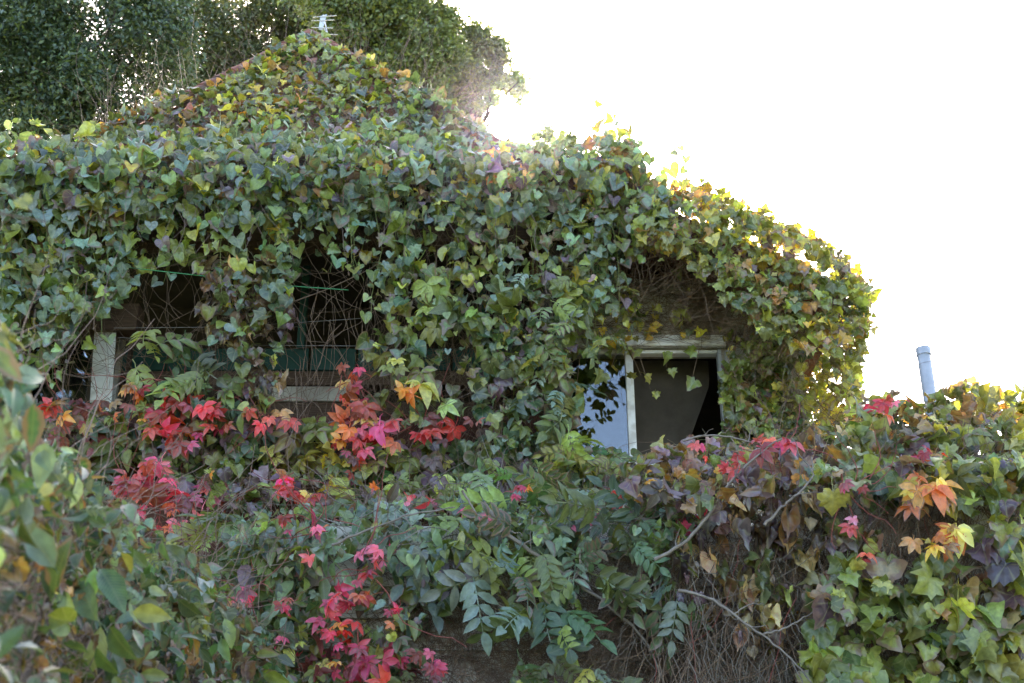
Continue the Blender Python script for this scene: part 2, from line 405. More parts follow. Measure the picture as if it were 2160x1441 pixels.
def tubes(name, paths, rad, material, parent=None, sides=3, taper=.5, kind='stuff'):
    """paths: array (n, m, 3) world, or list of such polylines; rad scalar or (n,)"""
    base = np.array(root_of(parent)) if parent is not None else np.zeros(3)
    vs, fs = [], []; off = 0
    arr = [np.asarray(paths)] if isinstance(paths, np.ndarray) and paths.ndim == 3 else [np.asarray(p)[None] for p in paths]
    k = 0
    for P in arr:
        n, m, _ = P.shape; T = np.gradient(P, axis=1); T /= np.linalg.norm(T, axis=2)[..., None] + 1e-9
        ref = np.array([.31, .9, .17]); A = np.cross(T, ref); A /= np.linalg.norm(A, axis=2)[..., None] + 1e-9; B = np.cross(T, A)
        rr = np.full(n, float(rad)) if np.isscalar(rad) else np.asarray(rad)[k:k + n]; k += n
        rt = rr[:, None] * np.linspace(1, taper, m)[None]
        ring = [P + rt[..., None] * (A * math.cos(2 * math.pi * s / sides) + B * math.sin(2 * math.pi * s / sides)) for s in range(sides)]
        V = np.stack(ring, 2).reshape(-1, 3) - base
        idx = (np.arange(n * m * sides)).reshape(n, m, sides)
        a = idx[:, :-1, :]; b = idx[:, 1:, :]; a2 = np.roll(a, -1, 2); b2 = np.roll(b, -1, 2)
        F = np.concatenate([np.stack([a, a2, b2], -1).reshape(-1, 3), np.stack([a, b2, b], -1).reshape(-1, 3)])
        if sides > 3:
            caps = []
            for i in range(n):
                for j in (0, m - 1):
                    for s in range(1, sides - 1): caps.append((idx[i, j, 0], idx[i, j, s], idx[i, j, s + 1]))
            F = np.concatenate([F, np.array(caps)])
        vs.append(V); fs.append(F + off); off += len(V)
    me = bpy.data.meshes.new(name); fill(me, np.concatenate(vs), np.concatenate(fs), None, None, None); me.materials.append(material)
    o = bpy.data.objects.new(name, me); C.objects.link(o)
    if parent is not None: o.parent = parent
    if kind: o['kind'] = kind
    return o
def walk(poly, n, Y, length=260, m=9, direction='any', thick=.15, wig=.5, lift=0):
    """n meandering stems over a surface"""
    px, py = scatter_xy(poly, n); a0 = {'any': rng.uniform(0, 2 * math.pi, n), 'down': rng.normal(math.pi / 2, .25, n), 'flat': rng.normal(0, .3, n) + math.pi * (rng.random(n) < .5)}[direction]
    ang = a0[:, None] + np.cumsum(rng.normal(0, wig, (n, m)), 1) * .5
    st = (length * np.exp(rng.normal(0, .4, n)) / m)[:, None]
    x = px[:, None] + np.cumsum(np.cos(ang) * st, 1); y = py[:, None] + np.cumsum(np.sin(ang) * st, 1)
    Yb = (Y(x, y) if callable(Y) else np.full(x.shape, float(Y)))
    Yv = Yb + thick * rng.uniform(-.5, .5, n)[:, None] + np.abs(np.cumsum(rng.normal(0, .012, (n, m)), 1))
    bad = np.zeros(n, bool)
    for P, pr in ((WINDOW, 1.0), (DARK, .7), (DARK2, .6)):
        bad |= inside(P, x.ravel(), y.ravel()).reshape(x.shape).any(1) & (rng.random(n) < pr)
    return W(x, y, Yv)[~bad]
MAXL = 300
def vine(name, label, cat, base, recs, group=None, stems=(), extra_stuff=(), leafname='leaf'):
    base = Vector(base); root = empty(name, base, label, cat, group); b = np.array(base)
    order = sorted(range(len(recs)), key=lambda i: recs[i][6] - .25 * rng.random() - recs[i][4] * .6)
    front = [recs[i] for i in order[:MAXL]]; rest = [recs[i] for i in order[MAXL:]]
    for (l, p, n, d, s, c, _) in front:
        o = bpy.data.objects.new(leafname, leaf_mesh(l, leafname)); C.objects.link(o); o.parent = root
        x, y, z = basis(n, d)
        m = Matrix(((x[0] * s, y[0] * s, z[0] * s, p[0] - b[0]), (x[1] * s, y[1] * s, z[1] * s, p[1] - b[1]), (x[2] * s, y[2] * s, z[2] * s, p[2] - b[2]), (0, 0, 0, 1)))
        o.matrix_basis = m; o.color = c
    rest += list(extra_stuff)
    if rest: join_leaves('leaves', root, rest, b)
    for (paths, rad, mt) in stems:
        if len(paths): tubes('stems', paths, rad, M[mt], root)
    return root
def strand(points, Y, sp, size, mix, step=26, nrm='wall', jit=14, **kw):
    """leaves set alternately along a stem through pixel points; returns (leaf records, stem polyline)"""
    pts = np.array(points, float); seg = np.linalg.norm(np.diff(pts, axis=0), axis=1); cum = np.concatenate([[0], np.cumsum(seg)])
    n = max(2, int(cum[-1] / step)); t = np.linspace(0, cum[-1], n)
    x = np.interp(t, cum, pts[:, 0]); y = np.interp(t, cum, pts[:, 1])
    Yv = Y(x, y) if callable(Y) else np.interp(t, [0, cum[-1]], Y if isinstance(Y, (tuple, list)) else (Y, Y))
    side = np.where(np.arange(n) % 2, 1, -1)
    lx = x + side * rng.uniform(.3, 1, n) * jit; ly = y + rng.normal(0, jit * .4, n)
    stem = W(x, y, Yv); return leaf_set(lx, ly, Yv - .03 - .05 * rng.random(n), sp, size, mix, nrm, **kw), stem

def rawmesh(name, V, F, material, parent=None, smooth=False):
    me = bpy.data.meshes.new(name); b = root_of(parent) if parent is not None else Vector((0, 0, 0))
    me.from_pydata([tuple(Vector(v) - b) for v in V], [], F); me.materials.append(material); me.update()
    if smooth: me.polygons.foreach_set('use_smooth', [True] * len(me.polygons))
    o = bpy.data.objects.new(name, me); C.objects.link(o)
    if parent is not None: o.parent = parent
    return o
BF = [(0, 3, 2, 1), (4, 5, 6, 7), (0, 1, 5, 4), (1, 2, 6, 5), (2, 3, 7, 6), (3, 0, 4, 7)]
def box(name, x0, x1, y0, y1, z0, z1, material, parent=None, bevel=.004):
    V = [(x0, y0, z0), (x1, y0, z0), (x1, y1, z0), (x0, y1, z0), (x0, y0, z1), (x1, y0, z1), (x1, y1, z1), (x0, y1, z1)]
    o = rawmesh(name, V, BF, material, parent)
    if bevel:
        md = o.modifiers.new('bevel', 'BEVEL'); md.width = bevel; md.segments = 1
    return o
def hexa(name, V, material, parent=None): return rawmesh(name, V, BF, material, parent)

# ------------------------------------------------------------------ ground
def ground():
    n = 70; xs = np.concatenate([np.linspace(-600, -14, 14), np.linspace(-12, 12, 42), np.linspace(14, 600, 14)])
    ys = np.concatenate([np.linspace(-600, -6, 14), np.linspace(-4, 14, 42), np.linspace(16, 900, 14)])
    V = [(x, y, 0 if y < 7.4 else min(1.0, (y - 7.4) * .8) + .04 * math.sin(x * 3) * math.sin(y * 2)) for y in ys for x in xs]
    nx = len(xs); F = [(j * nx + i, j * nx + i + 1, (j + 1) * nx + i + 1, (j + 1) * nx + i) for j in range(len(ys) - 1) for i in range(nx - 1)]
    o = rawmesh('ground', V, F, M['grassy'], None, True); tag(o, kind='structure')
    p = box('path', -.4, 4.5, -8, 6.2, .004, .05, M['road'], None, 0); tag(p, kind='structure')
ground()

# ------------------------------------------------------------------ house
YP = 8.3      # front of the porch
YW = 8.6      # front wall of the wing with the window
zE = zat(345, YP)
house = empty('house', (0, YW, 1.0), 'old two storey house wrapped in vines, dark porch and white framed upstairs window', 'house')
xl = xat(-420, 400, YP); xr = xat(1330, 400, YP)
# porch ceiling and flat roof, fascia
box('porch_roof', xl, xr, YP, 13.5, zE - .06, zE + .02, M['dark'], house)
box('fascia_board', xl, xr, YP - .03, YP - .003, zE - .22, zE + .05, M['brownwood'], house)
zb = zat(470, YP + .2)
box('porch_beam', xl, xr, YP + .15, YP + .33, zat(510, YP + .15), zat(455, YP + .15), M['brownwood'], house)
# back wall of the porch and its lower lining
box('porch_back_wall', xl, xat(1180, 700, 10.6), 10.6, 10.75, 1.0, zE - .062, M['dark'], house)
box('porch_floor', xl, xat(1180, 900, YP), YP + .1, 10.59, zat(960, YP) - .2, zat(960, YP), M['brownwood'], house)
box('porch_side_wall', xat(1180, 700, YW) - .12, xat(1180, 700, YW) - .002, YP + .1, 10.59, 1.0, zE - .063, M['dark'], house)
# parapet at porch front
zp = zat(880, YP)
box('parapet_wall', xl, xat(1182, 950, YP), YP - .02, YP + .09, 1.0, zp, M['redwood'], house)
# beam, cream board, green boards seen in the porch
def pbox(name, x0, x1, y0, y1, Y, d, m, parent=house, bevel=.004):
    za, zb_ = zat(y1, Y), zat(y0, Y); xm = (y0 + y1) / 2
    return box(name, xat(x0, xm, Y), xat(x1, xm, Y), Y, Y + d, za, zb_, M[m], parent, bevel)
pbox('sill_beam', 250, 1180, 783, 812, 9.0, .10, 'brownwood')
pbox('cream_board', 505, 745, 815, 846, 8.98, .06, 'cream')
pbox('dark_board', 260, 1180, 849, 885, 9.0, .06, 'brownwood')
for i in range(9):
    pbox('shutter_board', 255 + i * 100, 350 + i * 100, 735, 781, 9.15, .03, 'greenpaint')
for x in (632, 1010):
    pbox('green_post', x, x + 16, 560, 733, 9.12, .06, 'greenpaint')
# window at the left end of the porch
lw = empty('window', WV(120, 800, YP + .12) - house.location, 'corner window under the porch with a wide white post', None); lw.parent = house
def sub(name, x0, x1, y0, y1, Y, d, m, bevel=.004):
    return pbox(name, x0, x1, y0, y1, Y, d, m, lw, bevel)
post = hexa('post', [WV(186, 900, 8.42), WV(232, 900, 8.42), WV(232, 900, 8.52), WV(186, 900, 8.52), WV(200, 690, 8.42), WV(246, 690, 8.42), WV(246, 690, 8.52), WV(200, 690, 8.52)], M['white'], lw)
sub('pane', -60, 184, 722, 900, 8.50, .012, 'glass', 0)
sub('head_board', -80, 290, 640, 696, 8.38, .16, 'brownwood')
sub('jamb', 240, 250, 700, 880, 8.75, .05, 'cream'); sub('jamb', 262, 270, 705, 880, 9.0, .05, 'brownwood'); sub('jamb', 286, 294, 700, 880, 9.3, .05, 'brownwood')
sub('pane_backing', -60, 184, 722, 900, 8.9, .02, 'dark')  # plain dark sheet behind the glass, same outline

# the wing with the sliding window
xw0, xw1 = xat(1185, 840, YW), xat(1700, 840, YW)
wx0, wx1 = xat(1196, 840, YW), xat(1528, 840, YW); wz0, wz1 = zat(985, YW), zat(740, YW)
slope_a = WV(1300, 372, 8.05); slope_b = WV(1812, 600, 8.05)
def roofz(x): return slope_a.z + (x - slope_a.x) * (slope_b.z - slope_a.z) / (slope_b.x - slope_a.x) - .10
# siding planks, each its own board
pz = 1.0; ph = .165; plank_meshes = {}
while pz < roofz(xw0) - .02:
    top = pz + ph
    def seg(xa, xb):
        if xb - xa < .03: return
        za, zb_ = pz, top
        t0, t1 = min(top, roofz(xa)), min(top, roofz(xb))
        if t0 <= pz + .01: return
        if t1 <= pz + .01:
            xb = xa + (xb - xa) * (t0 - pz) / max(1e-3, (t0 - t1)); t1 = pz + .012
        V = [(xa, YW - .028, pz), (xb, YW - .028, pz), (xb, YW, pz), (xa, YW, pz), (xa, YW - .008, t0), (xb, YW - .008, t1), (xb, YW, t1), (xa, YW, t0)]
        hexa('plank', V, M['cream'], house)
    if top <= wz0 or pz >= wz1 + .001: seg(xw0, xw1)
    elif pz < wz0 or top > wz1:
        seg(xw0, xw1) if (pz >= wz1 - .03 or top <= wz0 + .03) else (seg(xw0, wx0), seg(wx1, xw1))
    else: seg(xw0, wx0); seg(wx1, xw1)
    pz = top
box('wing_wall', xw0, wx0, YW + .001, YW + .14, 1.0, roofz(xw0) - .05, M['cream'], house, 0)
box('wing_wall', wx1, xw1, YW + .001, YW + .14, 1.0, roofz(xw1) - .05, M['cream'], house, 0)
box('wing_wall', wx0, wx1, YW + .001, YW + .14, 1.0, wz0, M['cream'], house, 0)
box('wing_wall', wx0, wx1, YW + .001, YW + .14, wz1, roofz(wx1) - .06, M['cream'], house, 0)
box('side_wall', xw1 - .14, xw1 - .002, YW + .142, 13.5, 1.0, roofz(xw1) - .06, M['cream'], house, 0)
box('rear_wall', xl, xw1, 13.52, 13.66, 1.0, zE - .07, M['cream'], house, 0)
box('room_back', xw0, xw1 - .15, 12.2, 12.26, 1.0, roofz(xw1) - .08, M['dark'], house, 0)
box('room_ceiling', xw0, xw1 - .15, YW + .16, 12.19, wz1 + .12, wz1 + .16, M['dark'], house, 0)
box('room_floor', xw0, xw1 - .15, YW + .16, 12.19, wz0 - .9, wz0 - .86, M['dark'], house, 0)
# roof of the wing: slab falling to the right
def slab(name, xa, xb, ya, yb, dz=0., th=.1, m='roof', parent=house):
    za, zb_ = roofz(xa) + dz, roofz(xb) + dz
    return hexa(name, [(xa, ya, za - th), (xb, ya, zb_ - th), (xb, yb, zb_ - th), (xa, yb, za - th), (xa, ya, za), (xb, ya, zb_), (xb, yb, zb_), (xa, yb, za)], M[m], parent)
slab('wing_roof', xw0 - .2, slope_b.x - .1, 8.1, 13.5)
slab('barge_board', xw0 - .2, slope_b.x - .1, 8.06, 8.097, .02, .2, 'redwood')
# the sliding window
win = empty('window', Vector(((wx0 + wx1) / 2, YW, wz0)) - house.location, 'upstairs sliding window with a white centre bar, open on the right'); win.parent = house
for k, (dz, dy) in enumerate(((0, .05), (.052, .03))):
    box('head_board', wx0 - .06, wx1 + .03, YW - .03 - dy, YW - .029, wz1 + .005 + dz, wz1 + .052 + dz, M['white'], win)
box('sill', wx0 - .06, wx1 + .03, YW - .10, YW - .029, wz0 - .05, wz0, M['white'], win)
mx0 = xat(1320, 840, YW)
fr = box('frame', wx0, wx0 + .03, YW - .028, YW + .05, wz0 + .001, wz1, M['white'], win)
box('frame', wx1 - .03, wx1, YW - .028, YW + .05, wz0 + .001, wz1, M['metal'], win)
box('frame', wx0 + .031, wx1 - .031, YW - .02, YW + .05, wz1 - .03, wz1 - .001, M['white'], win)
box('centre_bar', mx0 + .005, mx0 + .062, YW - .03, YW + .03, wz0 + .002, wz1 - .031, M['white'], win)
box('pane', wx0 + .031, mx0 + .004, YW + .0, YW + .006, wz0 + .002, wz1 - .031, M['glass'], win, 0)
# dusty curtain pulled aside, hanging as a slanted fold behind the open half
def curtain():
    nx, nz = 26, 16; V = []; F = []
    x0, x1 = mx0 + .07, wx1 - .05; zt, zb_ = wz1 + .05, wz0 - .1
    for j in range(nz):
        v = j / (nz - 1)
        for i in range(nx):
            u = i / (nx - 1); right = 1 - .58 * max(0, v - .18) / .82
            V.append((x0 + (x1 - x0) * u * right, YW + .28 + .007 * math.sin(u * 13 + v * 2) * (.4 + u) + .05 * v, zt + (zb_ - zt) * v))
    for j in range(nz - 1):
        for i in range(nx - 1): a = j * nx + i; F.append((a, a + 1, a + nx + 1, a + nx))
    o = rawmesh('curtain', V, F, M['curtain'], win, True); return o
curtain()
tubes('downpipe', np.array([[WV(1536, 742, YW - .09), WV(1539, 860, YW - .09), WV(1542, 1000, YW - .09)]], dtype=float), .028, M['metal'], house, 8, 1, None)
# dark red post behind the hanging vines at the wing's far corner
pbox('corner_post', 1640, 1668, 640, 900, 8.62, .08, 'redwood')

# the pyramid roof behind the eave
apex = WV(655, 78, 10.9); bl = WV(150, 300, 9.1); br_ = WV(1098, 342, 9.1)
bz = min(bl.z, br_.z); bk = 14.5
PV = [(bl.x, 9.1, bz), (br_.x, 9.1, bz), (br_.x, bk, bz), (bl.x, bk, bz), tuple(apex), (apex.x, 12.7, apex.z)]
roof = rawmesh('roof', PV, [(0, 1, 4), (1, 2, 5, 4), (2, 3, 5), (3, 0, 4, 5), (0, 3, 2, 1)], M['roof'], house)
a0 = Vector(PV[0]); n = 16
for i in range(n):                                   # ridge caps down the left hip
    for (s, e) in ((Vector(PV[0]), apex), (Vector(PV[1]), apex)):
        p = s.lerp(e, (i + .0) / n); q = s.lerp(e, (i + 1.12) / n); d = (q - p).normalized(); sd = d.cross(Vector((0, 0, 1))).normalized(); up = sd.cross(d)
        V = []
        for pt, r_ in ((p, .10), (q, .085)):
            for k in range(5):
                a = math.pi * k / 4; V.append(pt + sd * math.cos(a) * r_ + up * (math.sin(a) * r_ * .8 + .01))
        F = [(k, k + 1, k + 6, k + 5) for k in range(4)] + [(0, 5, 9, 4), (4, 3, 2, 1, 0), (5, 6, 7, 8, 9)]
        rawmesh('ridge_cap', V, F, M['roof'], roof.parent).parent = roof
for c in roof.children: c.location = -Vector((0, 0, 0))

# ------------------------------------------------------------------ lower wall in front, pale boards
YL = 6.75
low = empty('boarded_wall', (1.0, YL, 0), 'pale boarded lower wall under the hanging twigs at the bottom', 'wall')
lx0, lx1 = xat(640, 1300, YL), xat(2500, 1300, YL); ztop = zat(1110, YL)
box('core', lx0, lx1, YL + .002, YL + .2, 0, ztop, M['cream'], low, 0)
ztr = zat(958, YL); lxr = xat(1640, 1000, YL)
box('core', lxr, lx1, YL + .004, YL + .19, ztop + .002, ztr, M['cream'], low, 0)
z = .02; i = 0
while z < ztop - .05:
    hgt = .17; zt = min(z + hgt, ztop)
    for (xa, xb) in ((lx0, .55), (.555, 2.2), (2.205, lx1)):
        hexa('plank', [(xa, YL - .045, z), (xb, YL - .045, z), (xb, YL, z), (xa, YL, z), (xa, YL - .008, zt), (xb, YL - .008, zt), (xb, YL, zt), (xa, YL, zt)], M['cream'], low)
    z = zt; i += 1
box('deck', lx0, lx1, YL + .202, YP - .03, ztop - .15, ztop - .03, M['soil'], None, 0); bpy.data.objects['deck'].name = 'terrace'; tag(bpy.data.objects['terrace'], kind='structure')

# stone wall that the left hedge climbs, receding from the camera
def leftY(x, y): return 1.95 + .0061 * np.clip(x, -200, 1000) + .35 * np.clip((1100 - y) / 500, 0, 1) * np.clip(x / 300, 0, 1)
gw = empty('garden_wall', (-1.2, 4, 0), 'low dark stone wall swallowed by the hedge at lower left', 'wall')
V = []
pa = W(-60, 1000, 2.35); pb_ = W(640, 1200, 6.6)
za_, zb_ = zat(1150, 2.5), zat(1330, 6.6)
hexa('wall_body', [(pa[0] - .35, 2.0, 0), (pb_[0] - .4, 6.7, 0), (pb_[0] - .7, 6.7, 0), (pa[0] - .75, 2.0, 0), (pa[0] - .35, 2.0, za_), (pb_[0] - .4, 6.7, zb_), (pb_[0] - .7, 6.7, zb_), (pa[0] - .75, 2.0, za_)], M['stone'], gw)

# ------------------------------------------------------------------ surfaces the vines follow
def eaveY(x, y): return 8.02 + .0065 * np.clip(335 - y, 0, 200) + .10 * noise2(x, y, 90, 2.)
def pyrY(x, y): return 8.85 + (300 - y) / 240. * 1.9 + .02
def wingY(x, y): return 7.88 + .0045 * np.clip(560 - y - (1500 - x) * -.0, 0, 200) * 0 + .05 * noise2(x, y, 60, 1.)
def rimY(x, y): # over the top of the wing roof
    line = 372 + (x - 1300) * .445; return 7.95 + np.clip(line + 40 - y, 0, 90) * .012
def parY(x, y): return 8.08 - .0016 * np.clip(y - 900, 0, 400) + .08 * noise2(x, y, 70, 4.)
def lowY(x, y): return 6.62 + .10 * noise2(x, y, 60, 5.) + .0075 * np.clip(1100 - y, 0, 200)
def moundY(x, y): return 6.45 + .0045 * np.clip(1010 - y, 0, 220) + .10 * noise2(x, y, 70, 6.)

G_EAVE = None
GREENS = {'green': 4, 'fresh': 1.5, 'olive': 1.5, 'deep': 2}
# ---- eave curtain, in three heart-leaved vines and two ivies woven through them
def curtain_vine(x0, x1, polytop, polybot, label, mixH, mixI):
    top = [(x, y) for x, y in polytop if x0 <= x <= x1]; bot = [(x, y) for x, y in polybot if x0 <= x <= x1]
    ipt = lambda P, x: np.interp(x, [p[0] for p in P], [p[1] for p in P])
    T = [(x0, ipt(polytop, x0))] + top + [(x1, ipt(polytop, x1))]; Bt = [(x1, ipt(polybot, x1))] + bot[::-1] + [(x0, ipt(polybot, x0))]
    poly = T + Bt
    loose_ = 250 <= x0 < 1200
    hpoly = [(x, min(y, 465) if i >= len(T) else y) for i, (x, y) in enumerate(poly)]
    recs = patch(hpoly, {'H': 4, 'V': .5}, 52, 1.15, lambda x, y: eaveY(x, y) - .08, mixH, 'wall')
    recs += patch([(x, min(y, 430) if loose_ else y) for x, y in hpoly], {'I': 2, 'V': 1, 'H': .8}, 46, 1.1, eaveY, mixI, 'wall')
    lower = [(x, max(y, 440)) for x, y in poly]
    loose = 250 <= x0 < 1200
    recs += patch(lower, {'H': 3, 'V': 1.2, 'I': 1}, 50, .62 if loose else .95, eaveY, {'green': 3, 'ygreen': 2.4, 'fresh': 1.8, 'glauc': 2, 'olive': 1.5, 'deep': 1.5, 'yellow': .3}, 'wall')
    st = []
    for _ in range(int((x1 - x0) / (26 if loose else 15))):          # strands that fray out below the hem
        x = rng.uniform(x0, x1); y0 = rng.uniform(300, 420); y1 = ipt(polybot, x) + rng.uniform(-60, 70)
        ys = np.linspace(y0, y1, 7); xs = x + np.cumsum(rng.normal(0, 9, 7)); yo = 7.93 + rng.uniform(-.12, .1)
        a, b = strand(np.stack([xs, ys], 1), (yo + .1, yo), {'H': 3, 'V': 1, 'I': 1}, 44, mixH, 22); recs += a; st.append(b)
    tw = walk(poly, int(.4 * (x1 - x0)), lambda x, y: eaveY(x, y) + .2, 240, 9, 'down', .3, .6)
    edge = [(x, y - 14 + rng.uniform(-10, 6)) for x, y in T]
    a, _ = strand(edge, eaveY, {'H': 3, 'F': 1, 'I': 1}, 46, mixH, 20, 'edge', 12); recs += a
    inner = patch([(x, min(y, 470) if loose else y) for x, y in poly], {'I': 2, 'V': 1}, 50, .8, lambda x, y: eaveY(x, y) + .26, {'deep': 3, 'green': 1, 'brown': 1}, 'wall')  # darker leaves at the back paint in the shade between the strands
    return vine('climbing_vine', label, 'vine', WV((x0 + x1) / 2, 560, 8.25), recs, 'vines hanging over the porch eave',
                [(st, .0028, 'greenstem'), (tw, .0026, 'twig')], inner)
TOP0 = [(-120, 262), (0, 268), (60, 262), (140, 290), (260, 282), (400, 268), (560, 275), (700, 262), (860, 275), (1000, 300), (1100, 310), (1180, 300), (1225, 310), (1262, 270), (1310, 262), (1345, 330), (1400, 390), (1440, 470)]
TOP = [(x, y + 13) for x, y in TOP0]
BOT = [(-120, 820), (0, 800), (110, 760), (160, 690), (240, 640), (300, 560), (420, 560), (480, 640), (560, 700), (600, 600), (680, 520), (760, 540), (800, 700), (880, 720), (960, 700), (1100, 800), (1180, 740), (1235, 660), (1300, 600), (1330, 560), (1380, 500), (1440, 480)]
MH = {'glauc': 5, 'blue': 2, 'green': 2, 'fresh': 1.2, 'purple': .7, 'ygreen': .6}
MI = {'green': 3, 'fresh': 2.2, 'ygreen': 2.2, 'purple': 1.4, 'rust': .9, 'yellow': .5, 'tan': .3, 'deep': 1.2}
curtain_vine(-120, 250, TOP, BOT, 'thick blue green vine curtain over the corner window, left end of the eave', MH, MI)
curtain_vine(250, 620, TOP, BOT, 'short ragged vine curtain fringing the dark porch opening below the roof foot', MH, MI)
curtain_vine(620, 980, TOP, BOT, 'vine curtain above the red creeper, hearts and yellowing lobes mixed', {**MH, 'glauc': 6}, {**MI, 'ygreen': 2})
curtain_vine(980, 1200, TOP, BOT, 'vine curtain straight below the sun with orange and ochre lobed leaves', {**MH, 'fresh': 1.5}, {**MI, 'rust': 2.0, 'orange': .6, 'yellow': 1.2, 'purple': 2})
curtain_vine(1200, 1440, TOP, BOT, 'pale vine curtain ending beside the sliding window, sprigs rising above it', {**MH, 'ygreen': 1.5}, {**MI, 'yellow': 1})

# ---- sprigs above the right end of the eave
recs = []; st = []
for pts in ([(1240, 330), (1262, 290), (1268, 250), (1264, 236)], [(1280, 340), (1300, 300), (1305, 262)], [(1330, 360), (1345, 320), (1362, 330)], [(1290, 330), (1330, 290), (1338, 300)], [(1150, 320), (1165, 298)]):
    a, b = strand(pts, (8.1, 8.05), {'H': 3, 'F': 2, 'D': 1}, 40, {'glauc': 3, 'ygreen': 1, 'rust': 1.6}, 14, 'edge', 14, dspread=.9); recs += a; st.append(b)
vine('vine_sprig', 'upright vine sprigs with rusty tips sticking up from the eave right of the sun', 'vine', WV(1290, 360, 8.1), recs, None, [(st, .004, 'greenstem')])

# ---- ivy on the pyramid roof
PYR0 = [(150, 300), (200, 262), (262, 225), (330, 195), (420, 178), (480, 155), (520, 122), (560, 92), (620, 66), (660, 62), (720, 92), (780, 108), (830, 150), (900, 165), (950, 208), (1010, 245), (1050, 285), (1120, 305), (1100, 330), (150, 330)]
PYR = [(x, y + (13 if y < 300 else 4)) for x, y in PYR0]
def clipx(poly, a, b):   # slice of a top outline between two columns
    top = [p for p in poly if p[1] < 329]; xs = [p[0] for p in top]; ys = [p[1] for p in top]
    X = [a] + [x for x in xs if a < x < b] + [b]; order = np.argsort(xs); X.sort()
    Yt = np.interp(X, np.array(xs)[order], np.array(ys)[order]); return list(zip(X, Yt)) + [(b, 350), (a, 350)]
for (a, b, lab, mix) in ((150, 450, 'orange tipped ivy along the red ridge at the left foot of the roof', {'green': 2.5, 'rust': 1.8, 'olive': 2, 'orange': .6, 'purple': 1, 'glauc': 1, 'yellow': .6}),
                         (450, 660, 'yellow green ivy climbing the left side of the roof peak', {'green': 2.5, 'ygreen': 4, 'fresh': 2, 'yellow': 1.4, 'rust': 1.4, 'orange': .4, 'olive': 1}),
                         (660, 860, 'ivy right of the roof peak below the aerial with bare brown stems showing', {'green': 3, 'olive': 2, 'fresh': 2, 'ygreen': 2, 'rust': 1, 'glauc': 1.2}),
                         (860, 1130, 'greyish hazy vine on the right foot of the roof beside the sun', {'glauc': 4, 'green': 2, 'olive': 1.5, 'purple': .8, 'rust': .5})):
    poly = clipx(PYR, a, b)
    recs = patch(poly, {'I': 3, 'V': 2, 'H': 1.2 if a < 800 else 3}, 36, 1.7, pyrY, mix, 'roof', .25)
    e = [(x, y + 2) for x, y in poly if y < 330]
    l, _ = strand(e, lambda x, y: pyrY(x, y), {'F': 3, 'I': 1, 'V': 1}, 34, {'rust': 2, 'green': 2, 'olive': 1.5, 'glauc': 1} if a < 800 else {'glauc': 3, 'green': 1}, 13, 'edge', 9, down=(0, 0, .3), dspread=.8); recs += l
    l, _ = strand([(x, y + 12) for x, y in e], lambda x, y: pyrY(x, y), {'I': 1, 'V': 2}, 34, mix, 9, 'edge', 10, dspread=.8); recs += l
    tw = walk(poly, int((b - a) * .8), lambda x, y: pyrY(x, y) + .06, 130, 8, 'any', .15, .6)
    inner = patch(poly, {'I': 1}, 34, .8, lambda x, y: pyrY(x, y) + .1, {'deep': 2, 'green': 1, 'brown': 1}, 'roof', .1)  # dark under-layer: shade below the roof leaves put into their colour
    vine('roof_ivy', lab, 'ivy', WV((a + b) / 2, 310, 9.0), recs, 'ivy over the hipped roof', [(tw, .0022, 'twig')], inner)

# ---- ivy over the wing roof
def rim(x): return 372 + (x - 1300) * .445 + 10 * np.sin(x * .05)
RIMTOP = [(1330, 400), (1390, 398), (1440, 402), (1500, 410), (1560, 440), (1620, 470), (1680, 490), (1740, 528), (1780, 560), (1815, 600)]
WMIX = {'green': 3, 'ygreen': 3.2, 'fresh': 1.8, 'olive': 2, 'rust': .9, 'purple': .5, 'yellow': .8}
for (a, b, bot, lab) in ((1330, 1500, [(1500, 600), (1440, 545), (1380, 520), (1330, 510)], 'ivy capping the wing roof next to the porch curtain'),
                         (1500, 1650, [(1650, 720), (1600, 690), (1540, 650), (1500, 600)], 'bushy ivy over the middle of the sloping wing roof'),
                         (1650, 1830, [(1830, 700), (1760, 740), (1700, 740), (1650, 720)], 'ivy bulging over the outer corner of the wing roof')):
    xs = [a] + [p[0] for p in RIMTOP if a < p[0] < b] + [b]; ty = np.interp(xs, [p[0] for p in RIMTOP], [p[1] for p in RIMTOP])
    poly = list(zip(xs, ty)) + bot
    recs = patch(poly, {'I': 3, 'V': 2}, 37, 1.9, wingY, WMIX, 'wall', .3)
    for k in range(3):
        l, _ = strand([(x, y - 6 + k * 12) for x, y in zip(xs, ty)], lambda x, y: rimY(x, y) + .1 * k, {'F': 4, 'I': 1, 'V': 1}, 36, {'rust': 1.5, 'ygreen': 3, 'green': 2, 'yellow': 1}, 11, 'edge', 12, down=(0, 0, .4), dspread=.8); recs += l
    tw = walk(poly, int(b - a) * 2, lambda x, y: wingY(x, y) + .14, 110, 8, 'any', .25, .7)
    backs = []                                    # leaves on the roof itself behind the edge
    for k in range(4):
        l, _ = strand([(x, y + 14) for x, y in zip(xs, ty)], 8.5 + .8 * k, {'V': 1, 'F': 1}, 34, WMIX, 9, 'top', 10, dspread=.8); backs += l
    vine('wing_ivy', lab, 'ivy', WV((a + b) / 2, 600, 8.1), recs, 'ivy over the wing roof', [(tw, .0022, 'twig')], backs)
